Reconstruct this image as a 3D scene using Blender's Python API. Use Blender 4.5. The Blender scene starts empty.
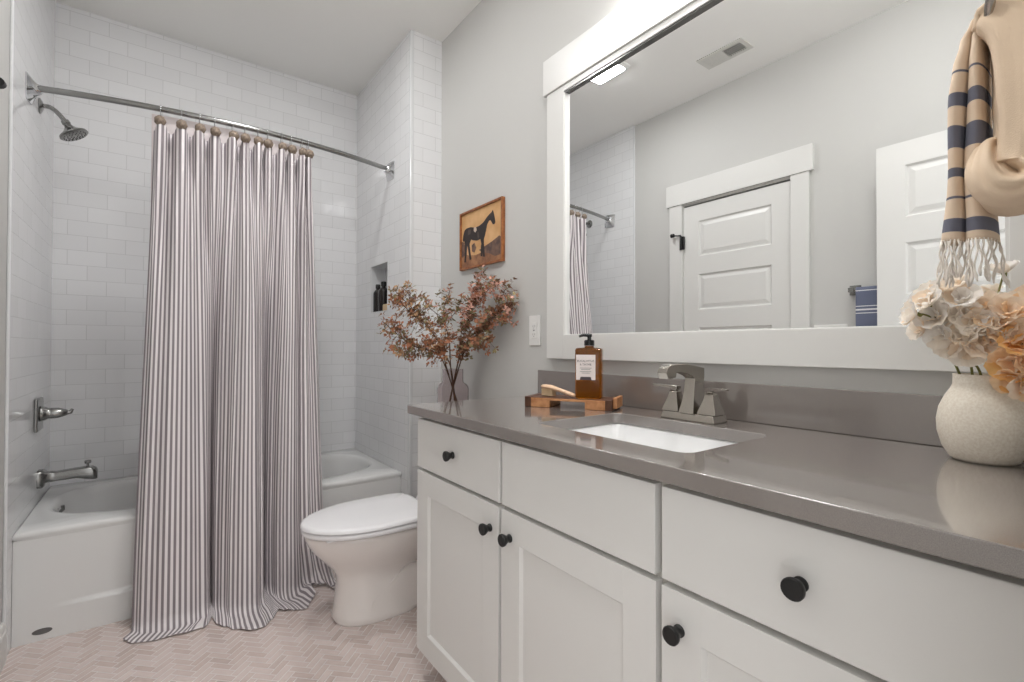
import bpy, bmesh, math, random
from mathutils import Vector, Matrix
from math import sin, cos, pi, radians, sqrt, atan2, floor as ffloor

S = bpy.context.scene
COL = S.collection
random.seed(7)

# ------------------------------------------------------------------ camera
FPX, YAW, PITCH, ROLL = 481.0, radians(36.471), radians(0.6218), radians(0.1164)
cam_d = bpy.data.cameras.new('camera')
cam_d.sensor_width = 36.0
cam_d.lens = FPX / 1024 * 36.0
cam_d.clip_start = 0.02
cam = bpy.data.objects.new('camera', cam_d)
COL.objects.link(cam)
_R = Vector((cos(YAW), -sin(YAW), 0)); _F = Vector((sin(YAW), cos(YAW), 0)); _U = Vector((0, 0, 1))
_f = _F * cos(PITCH) + _U * sin(PITCH); _u = _U * cos(PITCH) - _F * sin(PITCH)
_r2 = _R * cos(ROLL) + _u * sin(ROLL); _u2 = _u * cos(ROLL) - _R * sin(ROLL)
cam.matrix_world = Matrix(((_r2.x, _u2.x, -_f.x, 0.4216), (_r2.y, _u2.y, -_f.y, -3.2957),
                           (_r2.z, _u2.z, -_f.z, 1.1146), (0, 0, 0, 1)))
S.camera = cam

# ------------------------------------------------------------------ light of the place, exposure
world = bpy.data.worlds.new('hall_daylight'); S.world = world
world.use_nodes = True
_bg = world.node_tree.nodes['Background']
_bg.inputs[0].default_value = (1.0, 1.0, 1.0, 1)
_bg.inputs[1].default_value = 1.5            # daylight of the hall, reaching in through the doorway only
VANITY_LAMP, CEILING_LAMP, FILL_DOME = 6.0, 68.0, 32.0       # emission strengths; the dome is an added fill light
S.view_settings.view_transform = 'Standard'
S.view_settings.look = 'None'
S.view_settings.exposure = 0.0
S.view_settings.gamma = 1.0
S.view_settings.use_curve_mapping = False

# ------------------------------------------------------------------ dimensions
W, H = 1.713, 2.841          # room width, ceiling height
XF, YF = 1.524, -0.865       # tiled wall end at the tub foot
YE = -3.262                  # end wall with the doorway
ZC = 0.9137                  # counter height

# ------------------------------------------------------------------ materials
def lin(r, g, b):
    f = lambda c: (c / 255 / 12.92) if c <= 10 else ((c / 255 + 0.055) / 1.055) ** 2.4
    return (f(r), f(g), f(b), 1)

def new_mat(name):
    m = bpy.data.materials.new(name); m.use_nodes = True
    nt = m.node_tree
    return m, nt, nt.nodes['Principled BSDF']

def pm(name, col, rough=0.5, metal=0.0, spec=None, trans=0.0, ior=None, coat=0.0, noise=None, bump=0.0, bump_scale=200, emit=None, sub=0.0, sheen=0.0):
    m, nt, b = new_mat(name)
    b.inputs['Base Color'].default_value = col
    b.inputs['Roughness'].default_value = rough
    b.inputs['Metallic'].default_value = metal
    if spec is not None: b.inputs['Specular IOR Level'].default_value = spec
    if trans: b.inputs['Transmission Weight'].default_value = trans
    if ior: b.inputs['IOR'].default_value = ior
    if coat: b.inputs['Coat Weight'].default_value = coat
    if sheen: b.inputs['Sheen Weight'].default_value = sheen
    if emit:
        b.inputs['Emission Color'].default_value = emit[0]; b.inputs['Emission Strength'].default_value = emit[1]
    if noise or bump:
        tc = nt.nodes.new('ShaderNodeTexCoord')
        n = nt.nodes.new('ShaderNodeTexNoise'); n.inputs['Scale'].default_value = noise[0] if noise else bump_scale
        n.inputs['Detail'].default_value = 4
        nt.links.new(tc.outputs['Object'], n.inputs['Vector'])
        if noise:
            r = nt.nodes.new('ShaderNodeValToRGB')
            r.color_ramp.elements[0].color = noise[1]; r.color_ramp.elements[1].color = noise[2]
            r.color_ramp.elements[0].position = .35; r.color_ramp.elements[1].position = .65
            nt.links.new(n.outputs['Fac'], r.inputs['Fac']); nt.links.new(r.outputs['Color'], b.inputs['Base Color'])
        if bump:
            n2 = nt.nodes.new('ShaderNodeTexNoise'); n2.inputs['Scale'].default_value = bump_scale; n2.inputs['Detail'].default_value = 3
            nt.links.new(tc.outputs['Object'], n2.inputs['Vector'])
            bp = nt.nodes.new('ShaderNodeBump'); bp.inputs['Strength'].default_value = bump; bp.inputs['Distance'].default_value = .002
            nt.links.new(n2.outputs['Fac'], bp.inputs['Height']); nt.links.new(bp.outputs['Normal'], b.inputs['Normal'])
    return m

def tile_mat(name, axis, ox=0.0, oz=0.0):
    """white glossy 3 x 6 inch subway tile in running bond; axis = the horizontal world axis of the wall"""
    m, nt, b = new_mat(name)
    N, L = nt.nodes, nt.links
    tc = N.new('ShaderNodeTexCoord'); sep = N.new('ShaderNodeSeparateXYZ'); cmb = N.new('ShaderNodeCombineXYZ')
    L.new(tc.outputs['Object'], sep.inputs[0])
    ad = N.new('ShaderNodeMath'); ad.operation = 'ADD'; ad.inputs[1].default_value = ox
    L.new(sep.outputs[axis], ad.inputs[0]); L.new(ad.outputs[0], cmb.inputs[0])
    az = N.new('ShaderNodeMath'); az.operation = 'ADD'; az.inputs[1].default_value = oz
    L.new(sep.outputs['Z'], az.inputs[0]); L.new(az.outputs[0], cmb.inputs[1])
    br = N.new('ShaderNodeTexBrick')
    br.inputs['Scale'].default_value = 1; br.inputs['Brick Width'].default_value = .154; br.inputs['Row Height'].default_value = .0762
    br.inputs['Mortar Size'].default_value = .0013; br.inputs['Mortar Smooth'].default_value = .3
    br.inputs['Color1'].default_value = lin(238, 238, 239); br.inputs['Color2'].default_value = lin(233, 233, 234)
    br.inputs['Mortar'].default_value = lin(212, 212, 212)
    L.new(cmb.outputs[0], br.inputs['Vector'])
    L.new(br.outputs['Color'], b.inputs['Base Color'])
    b.inputs['Roughness'].default_value = .07
    bp = N.new('ShaderNodeBump'); bp.invert = True; bp.inputs['Strength'].default_value = .5; bp.inputs['Distance'].default_value = .001
    L.new(br.outputs['Fac'], bp.inputs['Height']); L.new(bp.outputs['Normal'], b.inputs['Normal'])
    return m

M = {}
M['wall'] = pm('wall_paint', lin(205, 204, 201), .62, bump=.04, bump_scale=350)
M['ceiling'] = pm('ceiling_paint', lin(247, 246, 243), .8)
M['trim'] = pm('trim_paint', lin(226, 225, 222), .35)
M['cab'] = pm('cabinet_paint', lin(227, 226, 223), .38)
M['cab_in'] = pm('cabinet_frame_paint', lin(206, 203, 196), .45)
M['tile_x'] = tile_mat('subway_tile_back', 'X', .023)
M['tile_y'] = tile_mat('subway_tile_sides', 'Y', .04)
M['tile_n'] = tile_mat('subway_tile_end', 'X', .02)
M['glaze'] = pm('tile_edge_glaze', lin(228, 229, 230), .12)
M['tub'] = pm('tub_enamel', lin(232, 232, 231), .12, coat=.3)
M['china'] = pm('toilet_china', lin(240, 234, 230), .08, coat=.5)
M['seat'] = pm('seat_plastic', lin(246, 245, 247), .2)
M['sink'] = pm('sink_china', lin(244, 244, 244), .08, coat=.4)
M['chrome'] = pm('polished_chrome', lin(215, 216, 218), .08, 1)
M['nickel'] = pm('brushed_nickel', lin(176, 170, 162), .2, 1)
M['dknickel'] = pm('satin_nickel', lin(150, 150, 148), .22, 1)
M['black'] = pm('matte_black_metal', lin(18, 18, 19), .42)
M['vent_shade'] = pm('vent_shade_dark', lin(25, 24, 23), .6)
M['mirror'] = pm('mirror_silver', (.93, .94, .94, 1), 0.0, 1)
M['mirror_edge'] = pm('mirror_edge', lin(120, 120, 118), .2, .6)
M['plastic'] = pm('white_plastic', lin(238, 237, 234), .3)
M['slot'] = pm('slot_grey', lin(120, 120, 118), .5)
M['quartz'] = pm('grey_quartz', lin(127, 119, 114), .2, spec=.8, coat=1.0, noise=(900, lin(119, 112, 107), lin(136, 128, 123)))
_qb = M['quartz'].node_tree.nodes['Principled BSDF']; _qb.inputs['Coat IOR'].default_value = 1.7; _qb.inputs['Coat Roughness'].default_value = .07
M['gold_glass'] = pm('amber_glass', lin(186, 112, 26), .04, trans=.93, ior=1.45)
M['label'] = pm('paper_label', lin(236, 226, 222), .6)
M['ink'] = pm('label_ink', lin(70, 62, 66), .6)
M['black_plastic'] = pm('black_plastic', lin(16, 16, 17), .25)
M['dwood'] = pm('dark_wood', lin(84, 50, 32), .4, noise=(30, lin(64, 36, 24), lin(104, 64, 40)))
M['lwood'] = pm('light_wood', lin(196, 138, 92), .45, noise=(40, lin(176, 118, 74), lin(206, 150, 104)))
M['pwood'] = pm('pale_wood', lin(226, 190, 158), .5, noise=(60, lin(218, 178, 144), lin(232, 200, 170)))
M['bristle'] = pm('bristle', lin(212, 186, 150), .9)
M['vglass'] = pm('smoked_glass', lin(238, 231, 232), .03, trans=1.0, ior=1.15)
M['stem'] = pm('twig_bark', lin(92, 66, 48), .7)
M['leafs'] = [pm('leaf_rust', lin(170, 112, 80), .6), pm('leaf_brown', lin(134, 96, 72), .6), pm('leaf_tan', lin(190, 150, 112), .6),
              pm('leaf_olive', lin(140, 126, 88), .6), pm('leaf_pink', lin(214, 164, 146), .6)]
M['ceramic'] = pm('speckled_ceramic', lin(236, 226, 210), .55, noise=(260, lin(230, 219, 202), lin(243, 235, 221)), bump=.12, bump_scale=420)
M['fstem'] = pm('flower_stem', lin(120, 120, 62), .6)
def petal_mat(name, col):
    m, nt, b = new_mat(name); N, L = nt.nodes, nt.links
    out = nt.nodes['Material Output']; b.inputs['Base Color'].default_value = col; b.inputs['Roughness'].default_value = .6
    t = N.new('ShaderNodeBsdfTranslucent'); t.inputs[0].default_value = col
    mx = N.new('ShaderNodeMixShader'); mx.inputs[0].default_value = .45
    L.new(b.outputs[0], mx.inputs[1]); L.new(t.outputs[0], mx.inputs[2]); L.new(mx.outputs[0], out.inputs[0])
    return m
M['petals'] = [petal_mat('petal_cream', lin(255, 247, 236)), petal_mat('petal_peach', lin(255, 239, 220)), petal_mat('petal_apricot', lin(255, 226, 190)),
               petal_mat('petal_orange', lin(255, 208, 140)), petal_mat('petal_white', lin(253, 250, 246))]
M['fwood'] = pm('frame_wood', lin(150, 90, 46), .4, noise=(45, lin(128, 74, 38), lin(168, 106, 58)))
M['bead'] = pm('taupe_bead', lin(132, 116, 102), .7, noise=(160, lin(112, 97, 85), lin(150, 134, 118)), bump=.5, bump_scale=240)
M['liner'] = pm('liner_cloth', lin(240, 230, 230), .7)
M['bottle'] = pm('dark_bottle', lin(34, 29, 28), .15)
M['soap'] = pm('soap_cream', lin(214, 188, 150), .6)
M['toe'] = pm('toe_kick', lin(170, 167, 160), .5)
M['emblem'] = pm('grey_emblem', lin(110, 110, 110), .4, .5)
M['vent'] = pm('vent_enamel', lin(214, 213, 208), .45)

# striped curtain: the stripe runs along the cloth (UV u in metres of cloth)
def stripe_mat():
    m, nt, b = new_mat('ticking_stripe'); N, L = nt.nodes, nt.links
    uv = N.new('ShaderNodeUVMap'); uv.uv_map = 'UVMap'
    sep = N.new('ShaderNodeSeparateXYZ'); L.new(uv.outputs[0], sep.inputs[0])
    mu = N.new('ShaderNodeMath'); mu.operation = 'MULTIPLY'; mu.inputs[1].default_value = 1 / .0262; L.new(sep.outputs[0], mu.inputs[0])
    fr = N.new('ShaderNodeMath'); fr.operation = 'FRACT'; L.new(mu.outputs[0], fr.inputs[0])
    r = N.new('ShaderNodeValToRGB'); r.color_ramp.interpolation = 'LINEAR'
    e = r.color_ramp.elements
    dark, lite = lin(142, 133, 137), lin(238, 232, 233)
    e[0].position = 0; e[0].color = dark; e[1].position = .42; e[1].color = dark
    for p, c in ((.49, lite), (.93, lite), (1.0, dark)):
        x = e.new(p); x.color = c
    L.new(fr.outputs[0], r.inputs[0]); L.new(r.outputs[0], b.inputs['Base Color'])
    b.inputs['Roughness'].default_value = .85
    return m
M['stripe'] = stripe_mat()

def band_mat(name, base, band, bands, axis='Z', weave=900):
    """woven cloth with bands at given object-space heights"""
    m, nt, b = new_mat(name); N, L = nt.nodes, nt.links
    tc = N.new('ShaderNodeUVMap'); tc.uv_map = 'UVMap'
    sep = N.new('ShaderNodeSeparateXYZ'); L.new(tc.outputs[0], sep.inputs[0])
    out = None
    for lo, hi in bands:
        a = N.new('ShaderNodeMath'); a.operation = 'GREATER_THAN'; a.inputs[1].default_value = lo; L.new(sep.outputs[1], a.inputs[0])
        c = N.new('ShaderNodeMath'); c.operation = 'LESS_THAN'; c.inputs[1].default_value = hi; L.new(sep.outputs[1], c.inputs[0])
        d = N.new('ShaderNodeMath'); d.operation = 'MULTIPLY'; L.new(a.outputs[0], d.inputs[0]); L.new(c.outputs[0], d.inputs[1])
        if out is None: out = d
        else:
            s_ = N.new('ShaderNodeMath'); s_.operation = 'MAXIMUM'; L.new(out.outputs[0], s_.inputs[0]); L.new(d.outputs[0], s_.inputs[1]); out = s_
    mx = N.new('ShaderNodeMix'); mx.data_type = 'RGBA'
    mx.inputs[6].default_value = base; mx.inputs[7].default_value = band
    L.new(out.outputs[0], mx.inputs[0])
    n = N.new('ShaderNodeTexNoise'); n.inputs['Scale'].default_value = weave
    oc = N.new('ShaderNodeTexCoord'); L.new(oc.outputs['Object'], n.inputs['Vector'])
    m2 = N.new('ShaderNodeMix'); m2.data_type = 'RGBA'; m2.blend_type = 'MULTIPLY'; m2.inputs[0].default_value = .35
    L.new(mx.outputs[2], m2.inputs[6]); L.new(n.outputs['Color'], m2.inputs[7])
    hs = N.new('ShaderNodeHueSaturation'); hs.inputs['Saturation'].default_value = 1.0; hs.inputs['Value'].default_value = 1.2
    L.new(m2.outputs[2], hs.inputs['Color'])
    L.new(mx.outputs[2], b.inputs['Base Color'])
    bp = N.new('ShaderNodeBump'); bp.inputs['Strength'].default_value = .25; bp.inputs['Distance'].default_value = .0015
    L.new(n.outputs['Fac'], bp.inputs['Height']); L.new(bp.outputs['Normal'], b.inputs['Normal'])
    b.inputs['Roughness'].default_value = .9
    return m
M['towel'] = band_mat('towel_banded', lin(226, 204, 180), lin(108, 109, 122),
                      [(1.5195, 1.523), (1.470, 1.490), (1.408, 1.441), (1.366, 1.379), (1.3355, 1.339), (1.289, 1.308)])
M['towel_plain'] = pm('towel_beige', lin(226, 203, 177), .9, bump=.3, bump_scale=700)
M['fringe'] = pm('towel_fringe', lin(242, 234, 224), .9)
M['blue_towel'] = band_mat('blue_towel', lin(106, 112, 134), lin(232, 232, 232), [(1.287, 1.291), (1.303, 1.311), (1.323, 1.327), (1.404, 1.408)])

# floor mosaic: colour of each tile in a face attribute
def floor_mat():
    m, nt, b = new_mat('herringbone_mosaic'); N, L = nt.nodes, nt.links
    a = N.new('ShaderNodeVertexColor'); a.layer_name = 'tile'
    L.new(a.outputs[0], b.inputs['Base Color'])
    b.inputs['Roughness'].default_value = .42
    return m
M['floor'] = floor_mat()

def emis(name, col, s):
    m, nt, b = new_mat(name)
    b.inputs['Base Color'].default_value = (.9, .9, .9, 1)
    b.inputs['Emission Color'].default_value = col; b.inputs['Emission Strength'].default_value = s
    return m
M['lamp_v'] = emis('opal_shade_lit', (1, .995, .985, 1), VANITY_LAMP)
M['fill_d'] = emis('fill_dome_lit', (1, .995, .99, 1), FILL_DOME)
M['lamp_c'] = emis('led_panel_lit', (1, 1, 1, 1), CEILING_LAMP)

# ------------------------------------------------------------------ mesh helpers
WLOC = {}

class MB:
    def __init__(s):
        s.v = []; s.f = []; s.mi = []; s.uv = {}; s.m = 0
    def add(s, vs, fs):
        o = len(s.v); s.v += [tuple(p) for p in vs]
        for f in fs: s.f.append(tuple(i + o for i in f)); s.mi.append(s.m)
        return o
    def box(s, x0, x1, y0, y1, z0, z1):
        x0, x1 = sorted((x0, x1)); y0, y1 = sorted((y0, y1)); z0, z1 = sorted((z0, z1))
        s.add([(x0, y0, z0), (x1, y0, z0), (x1, y1, z0), (x0, y1, z0), (x0, y0, z1), (x1, y0, z1), (x1, y1, z1), (x0, y1, z1)],
              [(0, 3, 2, 1), (4, 5, 6, 7), (0, 1, 5, 4), (1, 2, 6, 5), (2, 3, 7, 6), (3, 0, 4, 7)])
        return s
    def quad(s, *p):
        s.add(p, [tuple(range(len(p)))]); return s
    def loft(s, rings, cap0=True, cap1=True, closed=True):
        n = len(rings[0]); o = len(s.v)
        vs = [p for r in rings for p in r]; fs = []
        for i in range(len(rings) - 1):
            for j in range(n if closed else n - 1):
                k = (j + 1) % n
                fs.append((i * n + j, i * n + k, (i + 1) * n + k, (i + 1) * n + j))
        if cap0: fs.append(tuple(reversed(range(n))))
        if cap1: fs.append(tuple((len(rings) - 1) * n + j for j in range(n)))
        s.add(vs, fs); return s
    def lathe(s, prof, c, n=32, axis='z', cap0=True, cap1=True):
        rings = []
        for r, h in prof:
            ring = []
            for k in range(n):
                a = 2 * pi * k / n
                if axis == 'z': ring.append((c[0] + r * cos(a), c[1] + r * sin(a), c[2] + h))
                elif axis == 'x': ring.append((c[0] + h, c[1] + r * cos(a), c[2] + r * sin(a)))
                else: ring.append((c[0] + r * sin(a), c[1] + h, c[2] + r * cos(a)))
            rings.append(ring)
        return s.loft(rings, cap0, cap1)
    def tube(s, pts, rad, n=10, cap=True, flat=1.0):
        pts = [Vector(p) for p in pts]
        if not isinstance(rad, (list, tuple)): rad = [rad] * len(pts)
        rings = []; ref = None
        for i, p in enumerate(pts):
            d = (pts[min(i + 1, len(pts) - 1)] - pts[max(i - 1, 0)]).normalized()
            if ref is None:
                ref = Vector((0, 0, 1)) if abs(d.z) < .9 else Vector((1, 0, 0))
            a = (ref - d * ref.dot(d)).normalized(); b = d.cross(a); ref = a
            rings.append([tuple(p + (a * cos(2 * pi * k / n) * flat + b * sin(2 * pi * k / n)) * rad[i]) for k in range(n)])
        return s.loft(rings, cap, cap)
    def prism(s, poly, plane, a0, a1):
        """poly in 2D; plane 'xz' extruded along y, 'yz' along x, 'xy' along z"""
        def P(p, a):
            return {'xz': (p[0], a, p[1]), 'yz': (a, p[0], p[1]), 'xy': (p[0], p[1], a)}[plane]
        return s.loft([[P(p, a0) for p in poly], [P(p, a1) for p in poly]])
    def sphere(s, c, r, nu=16, nv=10, sc=(1, 1, 1)):
        rings = []
        for i in range(1, nv):
            t = pi * i / nv
            rings.append([(c[0] + r * sc[0] * sin(t) * cos(2 * pi * k / nu), c[1] + r * sc[1] * sin(t) * sin(2 * pi * k / nu), c[2] - r * sc[2] * cos(t)) for k in range(nu)])
        return s.loft(rings)
    def grid(s, nu, nv, fn, uvfn=None):
        o = len(s.v)
        vs = [fn(i / (nu - 1), j / (nv - 1)) for j in range(nv) for i in range(nu)]
        fs = [(j * nu + i, j * nu + i + 1, (j + 1) * nu + i + 1, (j + 1) * nu + i) for j in range(nv - 1) for i in range(nu - 1)]
        s.add(vs, fs)
        if uvfn:
            for j in range(nv):
                for i in range(nu): s.uv[o + j * nu + i] = uvfn(i / (nu - 1), j / (nv - 1))
        return s
    def build(s, name, mats, parent=None, origin=None, bevel=0, seg=2, smooth=40, fix=True, solid=0, subsurf=0, weld=False):
        if not isinstance(mats, (list, tuple)): mats = [mats]
        me = bpy.data.meshes.new(name)
        org = Vector((0, 0, 0))
        if parent is not None: org = WLOC[parent.name]
        elif origin is not None: org = Vector(origin)
        me.from_pydata([tuple(Vector(p) - org) for p in s.v], [], s.f)
        for m in mats: me.materials.append(m)
        me.polygons.foreach_set('material_index', s.mi)
        if s.uv:
            ul = me.uv_layers.new(name='UVMap')
            for lp in me.loops:
                ul.data[lp.index].uv = s.uv.get(lp.vertex_index, (0, 0))
        if fix or weld:
            bm = bmesh.new(); bm.from_mesh(me)
            if weld: bmesh.ops.remove_doubles(bm, verts=bm.verts, dist=1e-5)
            if fix: bmesh.ops.recalc_face_normals(bm, faces=bm.faces)
            bm.to_mesh(me); bm.free()
        if smooth:
            me.polygons.foreach_set('use_smooth', [True] * len(me.polygons))
            if smooth < 180: me.set_sharp_from_angle(angle=radians(smooth))
        me.update()
        o = bpy.data.objects.new(name, me); COL.objects.link(o)
        if parent is not None: o.parent = parent; WLOC[o.name] = org
        else: o.location = org; WLOC[o.name] = org
        if bevel:
            b = o.modifiers.new('edge', 'BEVEL'); b.width = bevel; b.segments = seg; b.limit_method = 'ANGLE'; b.angle_limit = radians(35)
            b.harden_normals = False
        if subsurf:
            b = o.modifiers.new('smooth', 'SUBSURF'); b.levels = subsurf; b.render_levels = subsurf
        if solid:
            b = o.modifiers.new('thick', 'SOLIDIFY'); b.thickness = solid; b.offset = 0
        return o

def tag(o, label, cat, group=None):
    o['label'] = label; o['category'] = cat
    if group: o['group'] = group
    return o

def thing(name, label, cat, loc, group=None):
    o = bpy.data.objects.new(name, None); COL.objects.link(o)
    o.empty_display_size = .05
    o.location = loc; WLOC[o.name] = Vector(loc)
    return tag(o, label, cat, group)

def struct(o):
    o['kind'] = 'structure'; return o

def copy_tree(o, parent=None):
    c = o.copy(); COL.objects.link(c)
    if parent is not None: c.parent = parent
    for ch in list(o.children): copy_tree(ch, c)
    return c

def lerp(a, b, t): return a + (b - a) * t
def sstep(a, b, x):
    t = max(0, min(1, (x - a) / (b - a))); return t * t * (3 - 2 * t)
def interp(pts, x):
    if x <= pts[0][0]: return pts[0][1]
    for (x0, y0), (x1, y1) in zip(pts, pts[1:]):
        if x <= x1:
            t = (x - x0) / (x1 - x0); return lerp(y0, y1, t)
    return pts[-1][1]
def sinterp(pts, x):
    """cosine-eased interpolation"""
    if x <= pts[0][0]: return pts[0][1]
    for (x0, y0), (x1, y1) in zip(pts, pts[1:]):
        if x <= x1:
            t = (x - x0) / (x1 - x0); return lerp(y0, y1, .5 - .5 * cos(pi * t))
    return pts[-1][1]
def bez(ps, n):
    """Catmull-Rom through points"""
    ps = [Vector(p) for p in ps]; out = []
    for i in range(len(ps) - 1):
        p0 = ps[max(i - 1, 0)]; p1 = ps[i]; p2 = ps[i + 1]; p3 = ps[min(i + 2, len(ps) - 1)]
        for k in range(n):
            t = k / n
            out.append(.5 * ((2 * p1) + (p2 - p0) * t + (2 * p0 - 5 * p1 + 4 * p2 - p3) * t * t + (3 * p1 - p0 - 3 * p2 + p3) * t ** 3))
    out.append(ps[-1]); return out

# ================================================================== THE ROOM
# floor: 1 x 3 inch herringbone mosaic, set on the diagonal
def build_floor():
    w = .0255; g = .0019
    vs, fs, cols = [], [], []
    def tile(a0, a1, b0, b1):
        q = []
        for a, b in ((a0 + g / w, b0 + g / w), (a1 - g / w, b0 + g / w), (a1 - g / w, b1 - g / w), (a0 + g / w, b1 - g / w)):
            q.append(((a - b) / sqrt(2) * w, (a + b) / sqrt(2) * w - 1.0))
        if max(p[0] for p in q) < -.02 or min(p[0] for p in q) > W + .02 or max(p[1] for p in q) < -3.4 or min(p[1] for p in q) > 0: return
        o = len(vs)
        q = [(min(max(x, -.01), W + .01), min(max(y, -3.4), .01)) for x, y in q]
        vs.extend((x, y, 0) for x, y in q); fs.append((o, o + 1, o + 2, o + 3))
        t = random.random()
        base = Vector(lin(207, 189, 182)[:3]).lerp(Vector(lin(228, 213, 208)[:3]), t)
        if random.random() < .06: base = base * .9
        cols.append((*base, 1))
    for m in range(-14, 22):
        for k in range(-110, 70):
            a, b = k + 3 * m, k - 3 * m
            tile(a, a + 3, b, b + 1); tile(a + 3, a + 4, b - 2, b + 1)
    o = len(vs)
    z = -.0010
    vs.extend([(-.05, -3.45, z), (W + .05, -3.45, z), (W + .05, .05, z), (-.05, .05, z), (-.05, -3.45, -.06), (W + .05, -3.45, -.06), (W + .05, .05, -.06), (-.05, .05, -.06)])
    for f in ((0, 1, 2, 3), (7, 6, 5, 4), (0, 4, 5, 1), (1, 5, 6, 2), (2, 6, 7, 3), (3, 7, 4, 0)):
        fs.append(tuple(i + o for i in f)); cols.append(lin(248, 241, 238))
    me = bpy.data.meshes.new('floor'); me.from_pydata(vs, [], fs)
    ca = me.color_attributes.new('tile', 'FLOAT_COLOR', 'CORNER')
    for p, c in zip(me.polygons, cols):
        for li in p.loop_indices: ca.data[li].color = c
    me.materials.append(M['floor']); me.update()
    ob = bpy.data.objects.new('floor', me); COL.objects.link(ob); struct(ob)
build_floor()

struct(MB().box(-.2, W + .2, YE - .13, .12, H, H + .1).build('ceiling', M['ceiling'], smooth=0))
b = MB(); b.box(-.02, W + .15, 0, .12, -.05, H + .02); struct(b.build('wall_back', M['tile_x'], smooth=0))
# left wall: paint, with the closet door opening; tiled over the tub
LW = -.009                   # painted face of the left wall (the tile stands proud of it)
DY0, DY1, DZ = -1.282, -2.003, 2.105
b = MB()
b.box(-.12, LW, .0, DY0, -.05, H + .02); b.box(-.12, LW, DY1, YE - .13, -.05, H + .02); b.box(-.12, LW, DY0, DY1, DZ, H + .02)
struct(b.build('wall_left', M['wall'], smooth=0))
struct(MB().box(LW, 0, 0, -.842, 0, H).build('wall_left_tile', M['tile_y'], smooth=0))
struct(MB().box(LW, .0012, -.842, -.857, 0, H).build('trim_1', M['glaze'], bevel=.004, smooth=0))
struct(MB().box(W, W + .12, .0, YE - .13, -.05, H + .02).build('wall_right', M['wall'], smooth=0))
# tiled wall at the foot of the tub, with the niche
NY0, NY1, NZ0, NZ1, ND = -.285, -.565, 1.322, 1.622, .09
b = MB()
b.box(XF, W, 0, YF, -.02, NZ0); b.box(XF, W, 0, YF, NZ1, H); b.box(XF, W, 0, NY0, NZ0, NZ1); b.box(XF, W, NY1, YF, NZ0, NZ1)
b.box(XF + ND, W, NY0, NY1, NZ0, NZ1)
struct(b.build('wall_alcove', M['tile_y'], smooth=0))
b = MB(); b.box(XF + .018, W, YF - .0006, YF - .008, 0, H); struct(b.build('wall_alcove_end', M['tile_n'], smooth=0))
struct(MB().box(XF - .002, XF + .018, YF + .012, YF - .0095, 0, H).build('trim_2', M['glaze'], bevel=.004, smooth=0))
# niche lining edge
b = MB(); e = .006
b.box(XF - .002, XF + ND, NY0, NY0 - e, NZ0, NZ1); b.box(XF - .002, XF + ND, NY1, NY1 + e, NZ0, NZ1)
b.box(XF - .002, XF + ND, NY0, NY1, NZ0, NZ0 + e); b.box(XF - .002, XF + ND, NY0, NY1, NZ1 - e, NZ1)
struct(b.build('trim_3', M['glaze'], smooth=0))
# end wall with the doorway the photograph was taken from
DX0, DX1 = .035, .86
b = MB(); b.box(-.12, DX0, YE, YE - .13, 0, H); b.box(DX1, W + .12, YE, YE - .13, 0, H); b.box(DX0, DX1, YE, YE - .13, 2.1, H)
struct(b.build('wall_front', M['wall'], smooth=0))
b = MB()
b.box(DX1, DX1 + .1, YE, YE + .016, 0, 2.115); b.box(-.001, DX1 + .125, YE, YE + .02, 2.115, 2.265)
struct(b.build('trim_4', M['trim'], bevel=.002, smooth=0))

# baseboards
def base(name, segs):
    b = MB()
    for kind, c, a0, a1, sgn in segs:
        prof = [(0, 0), (.014, 0), (.014, .105), (.011, .112), (.011, .12), (.006, .135), (0, .138)]
        if kind == 'y': b.prism([(c + sgn * p[0], p[1]) for p in prof], 'xz', a0, a1)
        else: b.prism([(c + sgn * p[0], p[1]) for p in prof], 'yz', a0, a1)
    struct(b.build(name, M['trim'], smooth=0))
base('baseboard_left', [('y', LW, -.857, -1.178, 1), ('y', LW, -2.105, YE, 1)])
base('baseboard_right', [('y', W, YF - .008, -1.775, -1)])

# ---- panelled doors
def door_slab(b, horiz, c0, y0, y1, z0, z1, t, sgn, nrail=5):
    """five horizontal panels; slab in the y-z plane, face at c0, thickness t away from sgn"""
    st = .112; xa, xb = sorted((c0, c0 - sgn * t))
    y0, y1 = sorted((y0, y1))
    b.box(xa, xb, y0, y0 + st, z0, z1); b.box(xa, xb, y1 - st, y1, z0, z1)
    ph, gap, top = .246, .122, .112
    edges = []
    z = z1 - top
    for k in range(nrail):
        pz1 = z; pz0 = z - ph if k < nrail - 1 else max(z0 + .17, z - ph)
        edges.append((pz0, pz1)); z = pz0 - gap
    prev = z1
    for pz0, pz1 in edges:
        b.box(xa, xb, y0 + st, y1 - st, pz1, prev); prev = pz0
    b.box(xa, xb, y0 + st, y1 - st, z0, prev)
    for pz0, pz1 in edges:
        for face, s_ in ((c0, sgn), (c0 - sgn * t, -sgn)):
            def ring(d, inset):
                x = face - s_ * d
                return [(x, y0 + st + inset, pz0 + inset), (x, y1 - st - inset, pz0 + inset), (x, y1 - st - inset, pz1 - inset), (x, y0 + st + inset, pz1 - inset)]
            b.loft([ring(0, 0), ring(.010, .008), ring(.010, .016), ring(.003, .038), ring(.003, .042)], cap0=False, cap1=True)

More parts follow.
